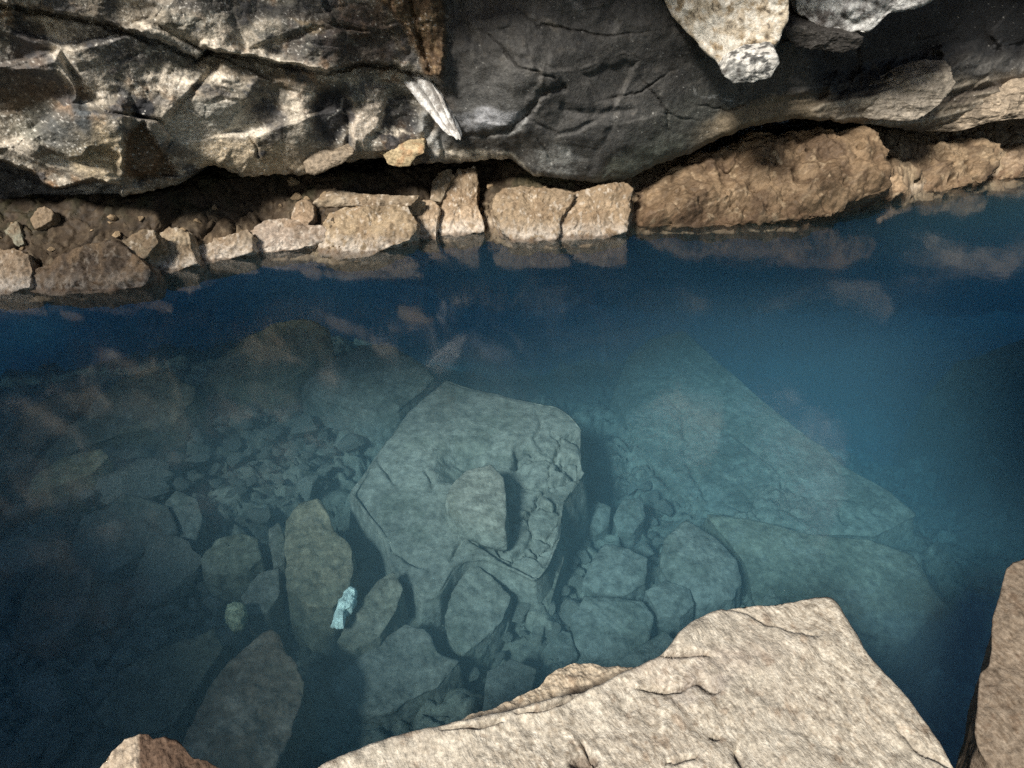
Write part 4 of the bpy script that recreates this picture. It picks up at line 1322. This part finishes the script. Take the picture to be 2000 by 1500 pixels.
sub_rock("smooth olive sunken slab running under the square corner of the largest near rock",
         [(1375, 1000), (1470, 1012), (1580, 1040), (1700, 1050), (1790, 1080), (1850, 1180), (1780, 1260), (1650, 1230), (1560, 1200), (1470, 1180), (1450, 1100)], -1.12, (0.28, 0.245, 0.175), thick=0.7, dome=0.03, rough=0.4)
sub_rock("dark sunken rock shelf with streaky ridges at the right edge of the pool",
         [(1800, 760), (1840, 715), (1930, 680), (2040, 640), (2400, 620), (2400, 1050), (2200, 1040), (2050, 960), (1950, 900), (1850, 830)], -1.15, (0.17, 0.16, 0.13), tilt=(-0.75, -0.25, 0.7), thick=1.5, dome=0.0, rough=0.5,
         dispfn=lambda ctx: 0.05 * fbm(np.stack([(ctx["V"][:, 0] - ctx["V"][:, 1]) * 1.0, (ctx["V"][:, 0] + ctx["V"][:, 1]) * 7, ctx["V"][:, 2]], 1), 4) * ctx["top"])


def flat_col(c, k=0.12):
    def fn(ctx):
        return np.asarray(c)[None, :] * (1 + k * fbm(ctx["V"] * 20, 3))[:, None]
    return fn


out = np.array([(649, 1212), (655, 1190), (660, 1172), (668, 1166), (672, 1152), (684, 1144), (694, 1152), (693, 1172), (684, 1186), (674, 1192), (670, 1214)], float)
p = on_z([out.mean(0)], -0.70)[0]
rock("paper_scrap", out, p, (0, -0.2, 1), (0, 0, -1), 0.05, M_SUB, flat_col((0.76, 0.84, 0.74)), "crumpled white scrap lying under water on the brown rocks, lower left of centre", "litter", dome=0.25, rough=2.0, res=1.5)
out = np.array([(438, 1198), (444, 1180), (458, 1174), (476, 1177), (480, 1196), (470, 1212), (452, 1216)], float)
p = on_z([out.mean(0)], -0.74)[0]
rock("sunken_stone", out, p, (0, -0.2, 1), (0, 0, -1), 0.08, M_SUB, mottled((0.50, 0.46, 0.28)), "small pale yellow stone under water in a dark hollow, left of the white scrap", "stone", dome=0.25, rough=1.2, res=2)


# loose rubble between the boulders: separate stones
def pebble_mesh(k):
    r = np.random.default_rng(100 + k)
    nu, nv = 26, 15
    th = np.linspace(0, 2 * math.pi, nu, endpoint=False)
    ph = np.linspace(0.12, math.pi - 0.12, nv)
    T, Ph = np.meshgrid(th, ph)
    D = np.stack([np.cos(T) * np.sin(Ph), np.sin(T) * np.sin(Ph), np.cos(Ph)], 2).reshape(-1, 3)
    D = np.concatenate([D, [[0, 0, 1], [0, 0, -1]]])
    rad = np.full(len(D), 1.0)
    for _ in range(9):
        nrm = r.normal(size=3)
        nrm /= np.linalg.norm(nrm)
        h = r.uniform(0.35, 0.78)
        dt = D @ nrm
        rad = np.where(dt > 0.05, np.minimum(rad, h / np.maximum(dt, 0.05)), rad)
    V = D * rad[:, None]
    V = V * (1 + 0.05 * fbm(D * 3 + k * 3, 3))[:, None]
    V = V * np.array([1.0, r.uniform(0.6, 0.95), r.uniform(0.4, 0.65)])
    F = []
    for a in range(nv - 1):
        for b in range(nu):
            F.append((a * nu + b, (a + 1) * nu + b, (a + 1) * nu + (b + 1) % nu, a * nu + (b + 1) % nu))
    top, bot = nu * nv, nu * nv + 1
    for b in range(nu):
        F.append((top, b, (b + 1) % nu))
        F.append((bot, (nv - 1) * nu + (b + 1) % nu, (nv - 1) * nu + b))
    me = bpy.data.meshes.new("rubble_stone")
    me.from_pydata(V.tolist(), [], F)
    me.polygons.foreach_set("use_smooth", np.zeros(len(F), bool))
    base = np.array([0.27, 0.24, 0.19]) * r.uniform(0.8, 1.15)
    at = me.color_attributes.new("Col", 'FLOAT_COLOR', 'POINT')
    c4 = np.ones((len(V), 4), np.float32)
    c4[:, :3] = base[None] * (1 + 0.25 * fbm(V * 3, 3))[:, None]
    at.data.foreach_set("color", c4.ravel())
    me.materials.append(M_SUB)
    return me


PEB = [pebble_mesh(k) for k in range(16)]
PEB_OCH = []
for k in range(6):
    me = PEB[k].copy()
    me.name = "bank_stone"
    at = me.color_attributes["Col"]
    arr = np.zeros(len(me.vertices) * 4, np.float32)
    at.data.foreach_get("color", arr)
    arr = arr.reshape(-1, 4)
    arr[:, :3] *= np.array([1.25, 1.02, 0.78]) * (0.7 + 0.12 * k)
    at.data.foreach_set("color", arr.ravel())
    me.materials.clear()
    me.materials.append(M_LEDGE)
    PEB_OCH.append(me)
rr_ = np.random.default_rng(21)


def scatter(region, count, sizes, probs, name, label, group, zg=-0.85, fill=0.55, avoid=True):
    region = np.array(region, float)
    lo, hi = region.min(0), region.max(0)
    placed, tries = [], 0
    while len(placed) < count and tries < 8000:
        tries += 1
        px = np.array([rr_.uniform(lo[0], hi[0]), rr_.uniform(lo[1], hi[1])])
        if not inside(px[None], region)[0]:
            continue
        if avoid and any(inside(px[None], o)[0] for o in SUB_OUT):
            continue
        size = rr_.choice(sizes, p=probs)
        P = on_z([px], zg)[0]
        for _ in range(4):
            P = on_z([px], bed_z(P[:1], P[1:2])[0])[0]
        if any(np.hypot(P[0] - a[0], P[1] - a[1]) < fill * (size + a[2]) for a in placed):
            continue
        placed.append((P[0], P[1], size))
        o = link(name, PEB[len(placed) % 16], label, "stone", group)
        o.location = (P[0], P[1], P[2] + size * 0.3 + 0.02)
        o.scale = (size, size, size * rr_.uniform(0.7, 1.2))
        o.rotation_euler = (rr_.uniform(-0.5, 0.5), rr_.uniform(-0.5, 0.5), rr_.uniform(0, 6.28))


scatter([(220, 900), (300, 850), (400, 800), (480, 790), (560, 760), (640, 790), (760, 815), (720, 880), (668, 950), (640, 980), (590, 965), (545, 1010), (500, 1030), (400, 1040), (380, 960), (300, 960), (200, 960)],
        120, [0.035, 0.055, 0.085, 0.13, 0.2], [0.3, 0.28, 0.22, 0.13, 0.07], "rubble_stone",
        "small angular grey stone in the loose rubble left of the largest sunken boulder", "loose rubble stones on the pool bed")
scatter([(-40, 960), (60, 970), (200, 950), (330, 970), (400, 1040), (390, 1130), (480, 1210), (540, 1215), (450, 1270), (380, 1340), (300, 1420), (100, 1500), (-40, 1500)],
        120, [0.06, 0.1, 0.16, 0.25], [0.3, 0.3, 0.25, 0.15], "rubble_block",
        "dim angular block in the shaded heap of rubble at the lower left of the pool", "shaded rubble blocks at the lower left")
scatter([(1110, 980), (1200, 930), (1280, 960), (1300, 1010), (1290, 1060), (1280, 1140), (1300, 1240), (1200, 1310), (1060, 1320), (1060, 1230), (1110, 1100)],
        40, [0.04, 0.065, 0.10, 0.14], [0.3, 0.3, 0.25, 0.15], "rubble_stone",
        "small stone filling a gap between the sunken cobbles, right of the largest sunken boulder", "small stones between the sunken cobbles", zg=-1.3)
scatter([(570, 1180), (660, 1090), (740, 1080), (800, 1190), (900, 1110), (1060, 1140), (1060, 1260), (940, 1330), (760, 1400), (600, 1420), (590, 1300)],
        45, [0.03, 0.05, 0.08, 0.12], [0.3, 0.3, 0.25, 0.15], "rubble_stone",
        "small stone wedged between the sunken rocks at the foot of the largest sunken boulder", "small stones at the foot of the largest sunken boulder", zg=-1.0)
# crumbs and small stones on the ochre bank
LEDGE_TREE = BVHTree.FromObject(BANK, bpy.context.evaluated_depsgraph_get())
nb = 0
while nb < 46:
    x = rr_.uniform(-3.9, 1.3)
    dd = abs(rr_.normal(0.16, 0.13)) + 0.03
    yv = shore(np.array([x]))[0] + 0.13 + dd
    hit = LEDGE_TREE.ray_cast(Vector((x, yv, 1.5)), Vector((0, 0, -1)))
    if hit[0] is None or hit[0].z < 0.02:
        continue
    sz = rr_.choice([0.018, 0.03, 0.045, 0.065], p=[0.3, 0.35, 0.25, 0.1])
    o = link("bank_stone", PEB_OCH[nb % 6], "small crumb of tan stone scattered among the blocks on the ochre bank", "stone", "crumbs of stone on the bank")
    o.location = hit[0] + Vector((0, 0, sz * 0.2))
    o.scale = (sz,) * 3
    o.rotation_euler = (rr_.uniform(-0.6, 0.6), rr_.uniform(-0.6, 0.6), rr_.uniform(0, 6.28))
    nb += 1


# ---------------------------------------------------------------- water
def build_water():
    x0, x1, y0, y1, zb = -9.0, 9.0, -1.0, 9.2, -4.0
    V = [(x0, y0, 0), (x1, y0, 0), (x1, y1, 0), (x0, y1, 0), (x0, y0, zb), (x1, y0, zb), (x1, y1, zb), (x0, y1, zb)]
    F = [(0, 1, 2, 3), (7, 6, 5, 4), (0, 4, 5, 1), (1, 5, 6, 2), (2, 6, 7, 3), (3, 7, 4, 0)]
    me = bpy.data.meshes.new("water")
    me.from_pydata(V, [], F)
    me.materials.append(water_mat())
    link("water", me, kind="structure")


build_water()

# ---------------------------------------------------------------- light, camera, render settings
w = bpy.data.worlds.new("World")
SC.world = w
w.use_nodes = True
nt = w.node_tree
sky = nt.nodes.new("ShaderNodeTexSky")
sky.sky_type = 'NISHITA'
sky.sun_disc = False
sky.sun_elevation = math.radians(SUN_EL)
sky.sun_rotation = math.radians(180 + SUN_AZ)
nt.links.new(sky.outputs[0], nt.nodes["Background"].inputs["Color"])
nt.nodes["Background"].inputs["Strength"].default_value = SKY_STRENGTH

sl = bpy.data.lights.new("sun", 'SUN')
sl.energy = SUN_STRENGTH
sl.angle = math.radians(SUN_ANGLE)
sl.color = (1.0, 0.94, 0.85)
so = bpy.data.objects.new("sun", sl)
so.rotation_euler = Vector(SUN).to_track_quat('Z', 'Y').to_euler()
so.location = (-4, -7, 8)
COL.objects.link(so)

cd = bpy.data.cameras.new("camera")
cd.sensor_fit = 'HORIZONTAL'
cd.angle = 2 * math.atan(TH)
cd.clip_start = 0.02
cd.clip_end = 200
co = bpy.data.objects.new("camera", cd)
co.location = CAM
co.rotation_euler = (math.radians(90) + PITCH, 0, 0)
COL.objects.link(co)
SC.camera = co

SC.view_settings.view_transform = 'Standard'
SC.view_settings.look = 'None'
SC.view_settings.exposure = EXPOSURE
SC.view_settings.gamma = 1
cy = SC.cycles
cy.max_bounces = 6
cy.diffuse_bounces = 3
cy.glossy_bounces = 3
cy.transparent_max_bounces = 12
cy.volume_bounces = 2
cy.caustics_reflective = False
cy.caustics_refractive = False
cy.sample_clamp_indirect = 4
try:
    cy.use_denoising = False
    cy.denoiser = 'OPENIMAGEDENOISE'
except Exception:
    pass
